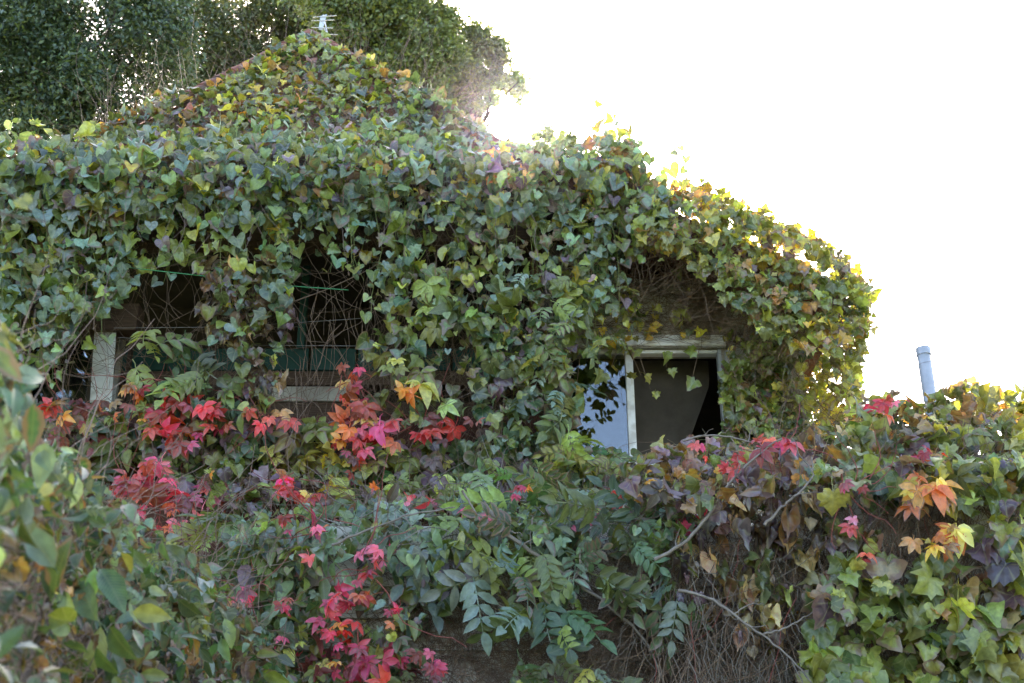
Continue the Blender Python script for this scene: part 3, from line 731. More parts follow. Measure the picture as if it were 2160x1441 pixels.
# ---- the backlit drape past the corner
def dropY(x, y): return 8.0 + (1835 - np.clip(x, 1640, 1835)) / 190. * 2.2
DR = [(1640, 700), (1700, 640), (1800, 590), (1830, 640), (1838, 700), (1815, 760), (1812, 830), (1818, 900), (1760, 930), (1700, 950), (1640, 900)]
recs = patch(DR, {'I': 3, 'V': 2}, 37, 1.25, dropY, {'ygreen': 3, 'green': 3, 'fresh': 2, 'yellow': 1.4, 'rust': .8, 'olive': 1}, ((-.2, -.7, .2), .6), .5)
RE = [(1812, 600), (1836, 640), (1826, 690), (1812, 750), (1806, 820), (1812, 890)]
for k in range(2):
    l, _ = strand([(x - 12 * k, y) for x, y in RE], 7.95 + .2 * k, {'F': 2, 'V': 2, 'I': 2}, 38, {'ygreen': 3, 'green': 2, 'rust': .8}, 13, 'edge', 13, dspread=.6); recs += l
tw = walk(DR, 240, lambda x, y: dropY(x, y) + .1, 150, 9, 'down', .3, .5)
recs += patch([(1690, 720), (1812, 700), (1818, 900), (1760, 950), (1690, 930)], {'I': 3, 'V': 2}, 37, 1.1, dropY, {'ygreen': 3, 'green': 2, 'yellow': 1.4, 'fresh': 2}, ((-.2, -.7, .2), .6), .5)
vine('hanging_ivy', 'sunlit golden ivy hanging past the right corner against white sky', 'ivy', WV(1740, 920, 8.5), recs, None, [(tw, .0022, 'twig')])
# ---- ivy round the window
recs = []
for poly, cov, mix in (([(1180, 640), (1260, 640), (1330, 600), (1360, 690), (1330, 740), (1190, 740)], 1.0, {'green': 2, 'ygreen': 3, 'yellow': .8, 'glauc': 1}),
                       ([(1330, 640), (1500, 640), (1520, 700), (1400, 720), (1340, 700)], .35, {'ygreen': 3, 'yellow': 2, 'green': 1}),
                       ([(1520, 700), (1620, 690), (1660, 760), (1640, 930), (1560, 960), (1500, 900), (1500, 800), (1540, 760)], 1.5, {'green': 4, 'fresh': 2, 'rust': .5, 'purple': .5, 'ygreen': 1}),
                       ([(1600, 690), (1706, 690), (1716, 950), (1610, 950)], 1.3, {'green': 4, 'olive': 2, 'rust': .8, 'ygreen': 1, 'deep': 1}),
                       ([(1500, 760), (1560, 760), (1540, 900), (1490, 850)], 1.0, {'green': 3, 'fresh': 2}),
                       ([(1180, 740), (1215, 740), (1220, 860), (1200, 950), (1170, 950)], 1.4, {'glauc': 2, 'green': 3, 'ygreen': 1}),
                       ([(1540, 900), (1690, 880), (1700, 970), (1520, 980)], 1.6, {'green': 3, 'olive': 2, 'purple': 1})):
    recs += patch(poly, {'I': 3, 'V': 2}, 40, cov, YW - .12, mix, 'wall', .12)
st = []
for pts in ([(1225, 735), (1232, 780), (1215, 830)], [(1265, 700), (1270, 745), (1262, 790)], [(1312, 700), (1318, 760), (1322, 800)], [(1445, 560), (1450, 640), (1452, 700)], [(1345, 740), (1360, 790), (1372, 822)], [(1300, 740), (1290, 775)],
            [(1330, 742), (1338, 770), (1352, 792)], [(1475, 735), (1470, 770), (1460, 800)], [(1410, 745), (1405, 775)]):
    l, b = strand(pts, YW - .2, {'I': 2, 'V': 2}, 42, {'ygreen': 2, 'green': 3}, 34, 'wall', 12); recs += l; st.append(b)
WALLP = [(1185, 560), (1340, 540), (1500, 600), (1680, 680), (1690, 960), (1540, 960), (1540, 745), (1185, 745)]
tw = walk([(1185, 560), (1340, 530), (1500, 590), (1690, 690), (1690, 735), (1185, 735)], 420, YW - .06, 150, 9, 'flat', .06, .5)
twh = walk([(1190, 700), (1520, 700), (1520, 738), (1190, 738)], 90, YW - .1, 120, 9, 'flat', .03, .4)
tw2 = walk([(1548, 735), (1690, 735), (1690, 960), (1548, 960)], 230, YW - .06, 170, 9, 'down', .1, .5)
tw3 = walk([(1330, 520), (1690, 640), (1690, 700), (1330, 600)], 260, YW - .12, 130, 9, 'any', .2, .8)
vine('wall_ivy', 'sparse yellow green ivy and brown stems clinging round the sliding window', 'ivy', WV(1420, 960, YW - .1), recs, None, [(tw, .0022, 'twig'), (tw2, .0022, 'twig'), (tw3, .0022, 'twig'), (twh, .0018, 'twig'), (st, .003, 'twig')])

# ---- middle of the house: palmate and pinnate climbers
def simple(name, label, cat, base, specs, group=None, stems=(), extra=()):
    recs = []
    for s in specs: recs += patch(*s[:6], **(s[6] if len(s) > 6 else {}))
    return vine(name, label, cat, base, recs, group, stems, extra)
MIDP = [(760, 560), (880, 520), (1080, 520), (1210, 640), (1215, 960), (880, 960), (720, 860), (740, 700)]
tw = walk(MIDP, 330, 8.3, 190, 10, 'down', .3, .7)
simple('green_creeper', 'green five leaflet creeper in the middle of the house above the red one', 'creeper', WV(980, 950, 8.1),
       [([(860, 545), (960, 520), (1080, 560), (1100, 680), (980, 720), (880, 690)], {'C': 3, 'V': 1, 'H': 1}, 66, 1.0, 7.95, {'fresh': 3, 'green': 3, 'ygreen': .6}),
        ([(760, 700), (900, 700), (1000, 760), (1010, 860), (880, 900), (760, 860)], {'C': 1.5, 'V': 2, 'H': 1.5}, 54, .9, 8.0, {'ygreen': 1.5, 'green': 3, 'olive': 1.5, 'glauc': 1.5, 'deep': 1}),
        ([(1000, 700), (1200, 660), (1215, 960), (1000, 960)], {'V': 3, 'H': 2, 'C': .6}, 52, 1.6, 8.0, {'green': 3, 'glauc': 3, 'purple': 1.2, 'olive': 2, 'deep': 1.5})],
       None, [(tw, .0022, 'twig')])
def wist(poly, label, base, mix, size=92, cover=1.0, Y=8.0, group=None, stems=(), extra=(), **kw):
    return simple('wisteria', label, 'wisteria', base, [(poly, {'W': 1}, size, cover * 1.5, Y, mix, dict(nrm='mess', dspread=.9, **kw))] + list(extra), group, stems)
tw = walk([(260, 640), (450, 660), (440, 850), (280, 850)], 60, 8.1, 200, 9, 'any', .3, .6)
wist([(290, 700), (380, 690), (430, 740), (440, 800), (400, 830), (300, 830), (270, 760)], 'fresh green feathery wisteria standing in the porch opening', WV(350, 850, 8.1), {'fresh': 2, 'green': 3, 'deep': 1}, 96, 1.25, 7.98, None, [(tw, .0022, 'twig')],
     [([(300, 800), (500, 800), (520, 870), (300, 870)], {'C': 2, 'L': 1, 'V': 1}, 52, 1.3, 7.95, {'green': 3, 'deep': 2, 'fresh': 1})])
wist([(1090, 560), (1200, 540), (1320, 620), (1300, 700), (1210, 860), (1120, 860)], 'greyish wisteria leaves cascading left of the sliding window', WV(1190, 900, 8.0), {'glauc': 2, 'green': 3, 'blue': 1}, 80, .7, 7.88)
wist([(1180, 850), (1260, 830), (1330, 960), (1300, 1000), (1160, 1000)], 'yellow green wisteria reaching up to the lower left of the window', WV(1240, 1000, 7.8), {'fresh': 3, 'ygreen': 2, 'green': 2}, 90, 1.1, 7.9)
# dead cluster hanging in the porch opening
DP = [(430, 560), (600, 540), (620, 640), (600, 800), (560, 870), (520, 870), (500, 760), (420, 660)]
tw = walk(DP, 110, 8.1, 200, 10, 'down', .3, .8); tw2 = walk([(600, 560), (760, 560), (760, 760), (620, 760)], 46, 8.2, 300, 12, 'down', .4, .6)
lg, rope_st = strand([(610, 640), (720, 600), (830, 540)], 8.0, {'D': 1}, 30, {'tan': 1, 'brown': 1}, 60)
simple('withered_vine', 'withered brown vine hanging in the dark porch opening', 'vine', WV(545, 880, 8.1),
       [(DP, {'D': 4, 'V': 1}, 36, .75, 8.0, {'brown': 4, 'purple': 1.5, 'tan': 1}), (DP, {'H': 2, 'V': 2}, 44, .4, 7.95, {'green': 2, 'ygreen': 2, 'glauc': 1})],
       None, [(tw, .0022, 'twig'), (tw2, rng.uniform(.0015, .0035, len(tw2)), 'twig'), ([rope_st], .006, 'twig')])

# ---- the red creepers and what grows between them on the parapet
def cl(cx, cy, rx, ry, n=10): return [(cx + rx * math.cos(2 * math.pi * k / n), cy + ry * math.sin(2 * math.pi * k / n)) for k in range(n)]
RED = {'red': 4, 'pink': 2, 'wine': 1.4, 'orange': 1.4}
def redc(label, specs, base, mix=RED, Y=7.85):
    recs = []
    for (cx, cy, rx, ry, cov, sz) in specs: recs += patch(cl(cx, cy, rx, ry), {'C': 5, 'T': 1}, sz * .85, cov * 1.15, Y, mix, 'wall', .25, sizevar=.25)
    st = [strand([(specs[0][0], specs[0][1]), (specs[-1][0], specs[-1][1])], Y + .05, {'T': 1}, 10, mix, 200)[1]]
    tw = walk(cl(*specs[0][:4]), 8, Y + .03, 120, 8, 'any', .1, .5)
    return vine('red_creeper', label, 'creeper', base, recs, 'red creepers on the house front', [(tw, .0035, 'redstem')])
redc('scarlet creeper spray on the left, low in the porch opening beside the white post', [(370, 880, 65, 45, 1.5, 66), (390, 920, 45, 30, 1.2, 66), (440, 890, 55, 35, .9, 56)], WV(380, 930, 7.9), {'red': 4, 'pink': 1.5, 'orange': 1})
redc('dull crimson creeper below the corner window at far left', [(150, 880, 55, 40, 1.0, 60), (95, 870, 22, 20, 1.2, 52), (240, 860, 60, 22, .7, 50)], WV(150, 920, 7.8), {'wine': 3, 'red': 1.5, 'rust': 1.5, 'orange': 1})
redc('orange creeper leaves beside the foot of the white post', [(285, 830, 26, 28, 1.5, 52), (300, 868, 18, 22, 1.0, 40)], WV(285, 880, 7.8), {'orange': 3, 'red': 1, 'rust': 1})
redc('bright red creeper rising in a column at the centre of the porch', [(740, 790, 26, 28, 1.4, 46), (745, 850, 32, 42, 1.3, 54), (760, 890, 45, 42, 1.5, 66), (820, 905, 45, 34, 1.5, 72), (745, 945, 34, 44, 1.2, 54), (750, 985, 24, 24, .9, 48)], WV(770, 1000, 7.9))
redc('small red and wine creeper twig right of the centre column', [(895, 900, 26, 22, 1.2, 50), (942, 908, 34, 24, 1.3, 62), (1000, 888, 20, 16, 1.2, 46)], WV(940, 930, 7.9), {'red': 3, 'pink': 1.5, 'wine': 1.5, 'orange': .8})
redc('wine red creeper under the cream board', [(555, 872, 40, 28, 1.2, 60), (610, 880, 40, 22, .6, 46)], WV(560, 910, 7.9), {'wine': 2, 'red': 2, 'rust': 1})
redc('large pink red creeper clump low on the left wall', [(310, 1000, 55, 38, 1.5, 64), (280, 1040, 48, 35, 1.5, 66), (340, 1050, 60, 40, 1.4, 70), (395, 1075, 45, 35, 1.2, 62), (330, 1095, 60, 22, .8, 50)], WV(320, 1120, 7.2), {'red': 2.5, 'pink': 4, 'wine': 2}, 7.05)
redc('red creeper patch low between the pink clump and the centre column', [(622, 1012, 34, 34, 1.4, 64), (650, 1045, 26, 30, .9, 46), (430, 1010, 26, 22, .9, 42)], WV(620, 1060, 7.5), {'red': 3, 'pink': 2, 'orange': 1}, 7.55)
recs = []
PAR = [(60, 860), (250, 850), (520, 850), (700, 860), (760, 900), (880, 940), (1200, 940), (1330, 960), (1340, 1020), (1100, 1050), (900, 1080), (500, 1100), (220, 1000), (60, 960)]
def parvine(poly, lab, mix, sp, size=54, cover=1.7):
    tw = walk(poly, int(area(poly) / 1200), lambda x, y: parY(x, y) + .15, 160, 9, 'any', .2, .6)
    inner = patch(poly, {'V': 1, 'I': 1}, 50, .8, lambda x, y: parY(x, y) + .15, {'deep': 2, 'green': 1, 'brown': .6})  # back layer coloured darker to stand in for shade in the gaps
    cx = sum(p[0] for p in poly) / len(poly); by = max(p[1] for p in poly)
    simple('parapet_vine', lab, 'vine', WV(cx, by, 7.9), [(poly, sp, size, cover, parY, mix)], 'vines along the porch parapet', [(tw, .0022, 'twig')], inner)
parvine([(60, 850), (290, 860), (300, 960), (230, 1010), (60, 960)], 'dark mixed vine under the corner window with striped green creeper', {'green': 3, 'deep': 3, 'ygreen': 1, 'wine': .8, 'olive': 1}, {'C': 2, 'L': 1, 'V': 2, 'H': 1})
parvine([(290, 860), (560, 860), (580, 1000), (560, 1080), (440, 1060), (300, 960)], 'purple green ivy under the left red creeper', {'green': 3, 'purple': 3.2, 'deep': 2, 'olive': 2, 'fresh': 1, 'wine': .5}, {'V': 3, 'I': 2, 'C': 1, 'H': 1})
parvine([(560, 900), (700, 890), (740, 980), (700, 1060), (580, 1060)], 'butter yellow creeper leaves between the two red ones', {'ygreen': 4, 'yellow': 1.8, 'fresh': 2, 'green': 2, 'purple': .8}, {'C': 3, 'V': 2}, 62, 1.6)
parvine([(740, 930), (940, 930), (980, 1040), (800, 1080), (700, 1060)], 'lime and plum coloured vine under the centre red column', {'ygreen': 3, 'green': 3, 'purple': 2, 'fresh': 2, 'olive': 1}, {'V': 3, 'C': 1.5, 'H': 1}, 60, 1.6)
parvine([(940, 930), (1200, 920), (1340, 960), (1350, 1040), (1000, 1050)], 'dark green vine at the foot of the wall left of the window', {'glauc': 2, 'green': 4, 'deep': 2, 'purple': 1.5}, {'V': 3, 'H': 2, 'L': 1})
simple('yellow_creeper', 'yellow veined creeper leaves between the red column and the dark gap', 'creeper', WV(850, 830, 7.9),
       [(cl(820, 775, 34, 22), {'C': 1}, 60, 1.1, 7.85, {'ygreen': 3, 'yellow': 1}), (cl(895, 790, 36, 26), {'C': 1}, 64, 1.2, 7.85, {'ygreen': 3, 'yellow': 1}), (cl(860, 830, 22, 30), {'C': 1, 'T': 1}, 46, .9, 7.8, {'orange': 1, 'rust': 1})])

# ---- lower centre mass, wisteria over the boarded wall
LC = [(420, 1090), (560, 1075), (760, 1060), (900, 1040), (1060, 1000), (1200, 1000), (1330, 1040), (1420, 1080), (1400, 1180), (1440, 1260), (1380, 1300), (1200, 1290), (1040, 1290), (940, 1260), (860, 1330), (900, 1460), (640, 1460), (520, 1300), (430, 1200)]
tw = walk(LC, 420, lambda x, y: lowY(x, y) + .3, 230, 10, 'any', .2, .7)
tw2 = walk([(560, 1060), (1100, 1030), (1400, 1080), (1300, 1150), (600, 1150)], 26, lambda x, y: lowY(x, y) - .1, 320, 12, 'flat', .2, .5)
DG = {'deep': 3, 'green': 4, 'glauc': 2, 'blue': 2}
wist([(440, 1090), (640, 1080), (700, 1140), (600, 1200), (460, 1180)], 'pale striped wisteria just right of the pink creeper clump', WV(560, 1200, 6.7), {'green': 3, 'fresh': 1, 'glauc': 3, 'ygreen': .6}, 100, 1.5, 6.6, 'wisteria on the lower wall')
wist([(940, 1010), (1060, 975), (1180, 985), (1230, 1060), (1200, 1160), (1080, 1200), (980, 1160)], 'tall wisteria shoots at the centre bottom with slim upright leaves', WV(1080, 1200, 6.5), {'green': 4, 'fresh': 1, 'glauc': 2, 'deep': 1}, 100, 1.35, 6.62, 'wisteria on the lower wall')
wist([(1180, 1080), (1330, 1060), (1420, 1110), (1400, 1200), (1440, 1270), (1430, 1360), (1390, 1340), (1300, 1240), (1200, 1220)], 'dark wisteria spreading over the pale wall right of centre', WV(1320, 1300, 6.5), DG, 100, 1.5, 6.5, 'wisteria on the lower wall')
wist([(940, 1120), (1100, 1110), (1200, 1180), (1240, 1280), (1180, 1330), (1050, 1300), (960, 1220)], 'broad leaved wisteria spray at lower centre above the twig net', WV(1080, 1340, 6.4), {**DG, 'fresh': .6}, 108, 1.25, 6.42, 'wisteria on the lower wall')
wist([(1060, 1400), (1140, 1360), (1290, 1370), (1310, 1460), (1080, 1460)], 'yellow edged wisteria sprig at the bottom over the pale wall', WV(1180, 1470, 6.3), {'green': 4, 'glauc': 2, 'ygreen': .7}, 100, 1.0, 6.35, 'wisteria on the lower wall')
def lowvine(poly, lab, mix, sp, size, cover, stems=()):
    cx = sum(p[0] for p in poly) / len(poly); by = max(p[1] for p in poly)
    inner = patch(poly, {'L': 2, 'H': 1, 'I': 1}, 40, 1.1, lambda x, y: lowY(x, y) + .2, {'deep': 3, 'brown': 1, 'green': 1})  # deeper leaves get dark colours as painted depth shade
    simple('lower_vine', lab, 'vine', WV(cx, by, 6.5), [(poly, sp, size, cover, lowY, mix, dict(nrm='mess', thick=.4))], 'vines tumbling over the lower wall', stems, inner)
lowvine([(420, 1100), (600, 1075), (820, 1045), (960, 1040), (1340, 1030), (1480, 1050), (1500, 1110), (1400, 1140), (1300, 1160), (980, 1150), (760, 1180), (520, 1170)], 'blue green heart leaves with pink flecks over the top of the lower wall', {'glauc': 4, 'blue': 3, 'green': 2, 'pink': .5, 'red': .2}, {'H': 3, 'L': 1.5, 'C': .7}, 48, 1.7, [(tw, .0022, 'twig'), (tw2, .0035, 'greytwig')])
lowvine([(760, 1180), (980, 1140), (960, 1280), (880, 1330), (800, 1300), (700, 1240)], 'dense blue green leaves with a yellow one right of the red trail', {'blue': 3, 'glauc': 3, 'green': 2, 'purple': 1.4, 'ygreen': .3}, {'H': 3, 'L': 2}, 50, 1.5)
lowvine([(420, 1160), (620, 1150), (720, 1240), (700, 1300), (520, 1320), (440, 1260)], 'tangle of grey green oval leaves left of the red trail', {'glauc': 3, 'deep': 2, 'green': 3, 'blue': 1, 'purple': .5}, {'L': 3, 'H': 1.5, 'C': .5}, 48, 1.9)
lowvine([(440, 1300), (720, 1290), (860, 1330), (880, 1470), (400, 1470)], 'low olive and rosy foliage at the bottom left of centre', {'green': 3, 'olive': 2, 'glauc': 2, 'wine': .8, 'pink': .5, 'ygreen': .6}, {'L': 3, 'C': 1.5, 'H': 1}, 46, 2.0)
redc('pink red creeper trail running down the lower wall', [(775, 1180, 32, 34, 1.4, 64), (750, 1250, 40, 32, 1.3, 60), (710, 1265, 34, 30, 1.1, 54), (700, 1310, 55, 30, 1.0, 54), (790, 1415, 40, 36, 1.2, 66), (730, 1355, 34, 30, 1.0, 52), (740, 1400, 50, 40, .6, 50)], WV(750, 1450, 6.2), {'red': 3, 'pink': 4, 'orange': .6}, 6.28)
redc('faded rosy creeper sprigs among the oval leaves at lower left', [(500, 1260, 38, 24, 1.0, 46), (595, 1275, 22, 20, 1.0, 44), (900, 1400, 40, 34, .8, 44)], WV(520, 1290, 6.2), {'pink': 2, 'wine': 2, 'red': 1}, 6.25)
redc('scattered magenta and orange creeper leaves under the yellow ones', [(690, 1110, 30, 20, .9, 46), (610, 1105, 24, 18, 1.1, 46), (800, 1035, 16, 16, 1.0, 42), (1100, 1030, 30, 22, .7, 36), (640, 1170, 20, 24, .6, 40), (845, 1300, 30, 22, .7, 46)], WV(700, 1130, 6.3), {'pink': 3, 'orange': 1.5, 'red': 1.5}, 6.35)

# ---- dead stems over the pale wall, bottom centre and right
NET = [(840, 1240), (1100, 1200), (1430, 1180), (1460, 1460), (860, 1460)]
tw = walk(NET, 1500, YL - .09, 200, 9, 'any', .08, .8)
tw2 = walk([(1180, 1280), (1480, 1280), (1480, 1460), (1180, 1460)], 170, YL - .1, 220, 9, 'flat', .08, .5)
r_ = empty('stem_net', WV(1100, 1460, YL - .1), 'net of thin brown vine stems crossing the pale boards at bottom centre', 'vine')
tubes('stems', tw, .0019, M['twig'], r_); tubes('stems', tw2, .0018, M['twig'], r_)
THK = [(1330, 1120), (1420, 1060), (1560, 1040), (1900, 1000), (2180, 1000), (2200, 1460), (1400, 1460)]
tw = walk(THK, 1150, lambda x, y: YL - .2 + 0 * x, 240, 10, 'down', .3, .55); tw2 = walk(THK, 420, YL - .16, 200, 9, 'any', .3, .9)
tw3 = walk(THK, 260, YL - .3, 220, 10, 'down', .2, .6); tw4 = walk(THK, 22, YL - .34, 300, 12, 'down', .2, .5)
recs = patch([(1380, 1110), (1560, 1080), (1760, 1100), (1740, 1300), (1600, 1380), (1500, 1300), (1420, 1250)], {'D': 5, 'V': 1}, 50, .42, YL - .3, {'tan': 3, 'brown': 2, 'olive': 3, 'purple': 1.5}, 'wall', .15, dspread=.25)
recs += patch([(1500, 1000), (1720, 1000), (1720, 1140), (1500, 1120)], {'D': 4, 'V': 1}, 56, .7, YL - .38, {'purple': 4, 'brown': 2, 'tan': 1, 'rust': 1}, 'wall', .15, dspread=.3)
recs += patch([(1700, 1100), (1850, 1080), (1860, 1180), (1720, 1180)], {'D': 3, 'V': 1}, 52, .5, YL - .36, {'purple': 2, 'brown': 2, 'olive': 2}, 'wall', .15)
dead = vine('dead_vine', 'thick curtain of bare brown stems with shrivelled leaves at lower right', 'vine', WV(1600, 1460, YL - .2), recs, None, [(tw, rng.uniform(.0018, .0042, len(tw)), 'twig'), (tw2, rng.uniform(.0015, .003, len(tw2)), 'twig'), (tw3, rng.uniform(.0016, .003, len(tw3)), 'greytwig'), (tw4, .0024, 'redstem')])
def branch(pts, Y, r0, parent=dead, m='greytwig', name='branch'):
    p = np.array(pts, float); cum = np.concatenate([[0], np.cumsum(np.linalg.norm(np.diff(p, axis=0), axis=1))]); n = max(8, len(pts) * 4); t = np.linspace(0, cum[-1], n)
    x = np.interp(t, cum, p[:, 0]); y = np.interp(t, cum, p[:, 1]); k = np.ones(3) / 3
    xs = np.concatenate([[x[0]], np.convolve(x, k, 'valid'), [x[-1]]]); ys = np.concatenate([[y[0]], np.convolve(y, k, 'valid'), [y[-1]]])
    xs[1:-1] += rng.normal(0, 1.3, n - 2); ys[1:-1] += rng.normal(0, 1.3, n - 2)
    r0 *= .62
    main = W(xs, ys, np.linspace(*(Y if isinstance(Y, tuple) else (Y, Y)), n)); P = [main]; rr = [r0]
    for k in range(max(2, int(cum[-1] / 45))):       # side twigs
        i = int(rng.integers(2, n - 2)); d = main[i + 1] - main[i]; d /= np.linalg.norm(d) + 1e-9
        d = d + rng.normal(0, .7, 3) * np.array([1, .4, 1]); d /= np.linalg.norm(d); ln = rng.uniform(.05, .22); u = np.linspace(0, 1, 6)[:, None]
        q = main[i] + d * ln * u; q[1:] += np.cumsum(rng.normal(0, ln * .06, (5, 3)), 0); P.append(q); rr.append(r0 * rng.uniform(.2, .45))
    return tubes(name, P, np.array(rr), M[m], parent, 6, .4, None)
YB = YL - .5
branch([(1380, 1180), (1440, 1150), (1500, 1080), (1545, 1010), (1600, 955), (1650, 925)], YB, .016)
branch([(1440, 930), (1500, 915), (1560, 925), (1620, 945), (1680, 950)], YB + .1, .010)
branch([(1612, 1108), (1660, 1060), (1700, 1030), (1718, 995), (1712, 965)], YB, .014)
branch([(1430, 1246), (1490, 1258), (1545, 1295), (1600, 1335), (1660, 1380), (1720, 1450)], YB, .014)
branch([(1610, 1338), (1650, 1330), (1690, 1305), (1724, 1286)], YB, .010)
branch([(1548, 1296), (1570, 1280), (1590, 1272), (1612, 1276)], YB, .007)
branch([(1775, 1000), (1790, 1060), (1810, 1120), (1850, 1170)], YB, .006, m='redstem')
branch([(1020, 1060), (1060, 1120), (1130, 1170), (1200, 1220), (1290, 1280), (1370, 1360), (1400, 1440)], (6.4, 6.5), .02, r_)
branch([(975, 1035), (1000, 1075), (1030, 1105)], 6.4, .012, r_)
branch([(1125, 1090), (1118, 1140), (1120, 1160)], 6.4, .008, r_)
branch([(1225, 1160), (1222, 1200), (1212, 1222)], 6.4, .009, r_)
branch([(700, 1150), (800, 1110), (860, 1085), (960, 1070)], 6.4, .012, r_)
branch([(970, 1255), (1020, 1265), (1090, 1290)], 6.4, .010, r_)

# ---- right hand mound along the wall top and the ivy falling from it
MD = [(1330, 1000), (1400, 960), (1470, 940), (1560, 960), (1640, 950), (1720, 930), (1790, 900), (1830, 860), (1880, 850), (1950, 860), (2010, 845), (2060, 822), (2120, 840), (2200, 850)]
MT = {'green': 2.5, 'olive': 2.5, 'purple': 2, 'rust': 1.6, 'ygreen': 1, 'tan': .6, 'pink': .15, 'glauc': .8}
def mound(a, b, bot, lab, mix, sp=None, size=64, cover=1.8, edge=True):
    xs = [a] + [p[0] for p in MD if a < p[0] < b] + [b]; ty = np.interp(xs, [p[0] for p in MD], [p[1] for p in MD]); poly = list(zip(xs, ty)) + bot
    recs = patch(poly, sp or {'V': 3, 'I': 2, 'D': 1, 'C': .5}, size, cover, moundY, mix, 'mess', .4)
    for k in range(2 if edge else 0):
        l, _ = strand([(x, y - 8 + 14 * k) for x, y in zip(xs, ty)], moundY, {'F': 3, 'V': 1, 'D': .7}, 50, {**mix, 'rust': 1}, 14, 'edge', 16, down=(0, 0, .3), dspread=.9); recs += l
    tw = walk(poly, int(area(poly) / 330), lambda x, y: moundY(x, y) + .12, 170, 9, 'flat', .4, .7)
    inner = patch([(x, y + (20 if i < len(xs) else 45)) for i, (x, y) in enumerate(poly)], {'V': 1, 'I': 1}, 48, 1.2, lambda x, y: moundY(x, y) + .3, {'deep': 2, 'brown': 1}, 'mess', .3)  # dark leaf colours behind the heap stand in for its inner shade
    vine('wall_top_vine', lab, 'vine', WV((a + b) / 2, max(p[1] for p in bot), 6.5), recs, 'vines along the top of the lower wall', [(tw, .0022, 'twig')], inner)
mound(1330, 1500, [(1500, 1060), (1400, 1070), (1330, 1060)], 'brown and plum mottled vine just under the window sill', {'rust': 3, 'purple': 2, 'olive': 2, 'green': 1, 'orange': .3}, size=58)
mound(1500, 1760, [(1760, 1050), (1620, 1040), (1500, 1040)], 'dry twiggy vine with pink flecks under the corner of the wing', {'tan': 1, 'purple': 3, 'rust': 2, 'olive': 2, 'green': 1, 'brown': 1}, cover=1.1)
mound(1760, 1980, [(1980, 1010), (1860, 1020), (1760, 1030)], 'vine heap with upright folded leaves left of the pale pipe', MT)
mound(1980, 2200, [(2200, 1060), (2080, 1040), (1980, 1020)], 'vine heap with fan shaped leaves at the right edge behind the pipe', {'green': 3, 'olive': 3, 'ygreen': 1.5, 'rust': 1.5, 'purple': .8})
RI = {'green': 4, 'fresh': 2, 'ygreen': 1.5, 'olive': 1.5, 'purple': .8, 'tan': .3}
def rivy(poly, lab, mix, cover=1.5, size=90, sp=None):
    cx = sum(p[0] for p in poly) / len(poly); simple('broad_leaf_ivy', lab, 'ivy', WV(cx, max(p[1] for p in poly), 6.4),
        [(poly, sp or {'I': 2, 'V': 3}, size, cover, YL - .42, mix, dict(thick=.22, nrm=((0, -.95, .4), .5), dspread=.45))], 'ivy on the lower right wall')
rivy([(1690, 1230), (1800, 1170), (1960, 1180), (1960, 1300), (1800, 1310), (1730, 1290)], 'large green ivy leaves with two buff ones on the lower right', {**RI, 'tan': .8})
rivy([(1720, 1300), (1960, 1300), (1960, 1470), (1700, 1470)], 'big fresh green ivy leaves at the very bottom right of centre', {'fresh': 4, 'green': 3, 'ygreen': 2}, 1.45, 86)
rivy([(1960, 1180), (2200, 1160), (2200, 1320), (1960, 1320)], 'ochre flushed ivy on the right edge below the orange creeper', {**RI, 'ygreen': 2.5, 'rust': .7}, 1.7)
rivy([(1960, 1320), (2200, 1320), (2200, 1470), (1960, 1470)], 'muted green ivy filling the bottom right corner', {'green': 4, 'olive': 3, 'glauc': 1, 'ygreen': 1.5, 'purple': .5}, 1.8)
rivy([(1900, 960), (2200, 960), (2200, 1170), (2060, 1170), (2000, 1060), (1900, 1020)], 'mixed green and yellow ivy on the right edge above the lower leaves', {'green': 4, 'ygreen': 2, 'yellow': .8, 'purple': 1.3, 'glauc': 1}, 1.25, 74)
rivy([(1680, 970), (1860, 960), (1900, 1030), (1800, 1080), (1690, 1060)], 'loose green ivy leaves over dark twigs below the wall top', {'green': 4, 'olive': 2, 'ygreen': 1.5, 'glauc': 1}, .8, 76)
recs = []
for (cx, cy, rx, ry, cov) in ((1955, 1015, 38, 30, 1.2), (1920, 1065, 40, 34, 1.0), (1990, 1130, 40, 30, 1.2), (1955, 1140, 34, 26, 1.0), (2010, 1050, 30, 20, .6)):
    recs += patch(cl(cx, cy, rx, ry), {'C': 4, 'T': 1}, 60, cov * 1.7, 6.12, {'orange': 4, 'yellow': 2, 'rust': 1.4, 'red': .5}, 'wall', .1)
vine('orange_creeper', 'orange and yellow creeper against dark twigs at the right', 'creeper', WV(1960, 1190, 6.2), recs)
redc('pink leaves above the boarded wall at the wing corner', [(1640, 940, 42, 26, 1.2, 60), (1590, 930, 36, 26, .7, 48), (1470, 950, 30, 20, .7, 44), (1560, 980, 36, 26, .6, 46)], WV(1640, 980, 6.5), {'red': 3, 'pink': 4}, 6.35)
redc('single pink creeper leaves strung on a stem over the twigs', [(1800, 1025, 22, 14, 1.0, 40), (1790, 1105, 16, 16, .9, 38), (1825, 1165, 16, 16, .9, 40), (1970, 960, 46, 26, .45, 42), (1870, 860, 26, 18, .8, 38)], WV(1810, 1180, 6.2), {'pink': 3, 'red': 2}, 6.15)

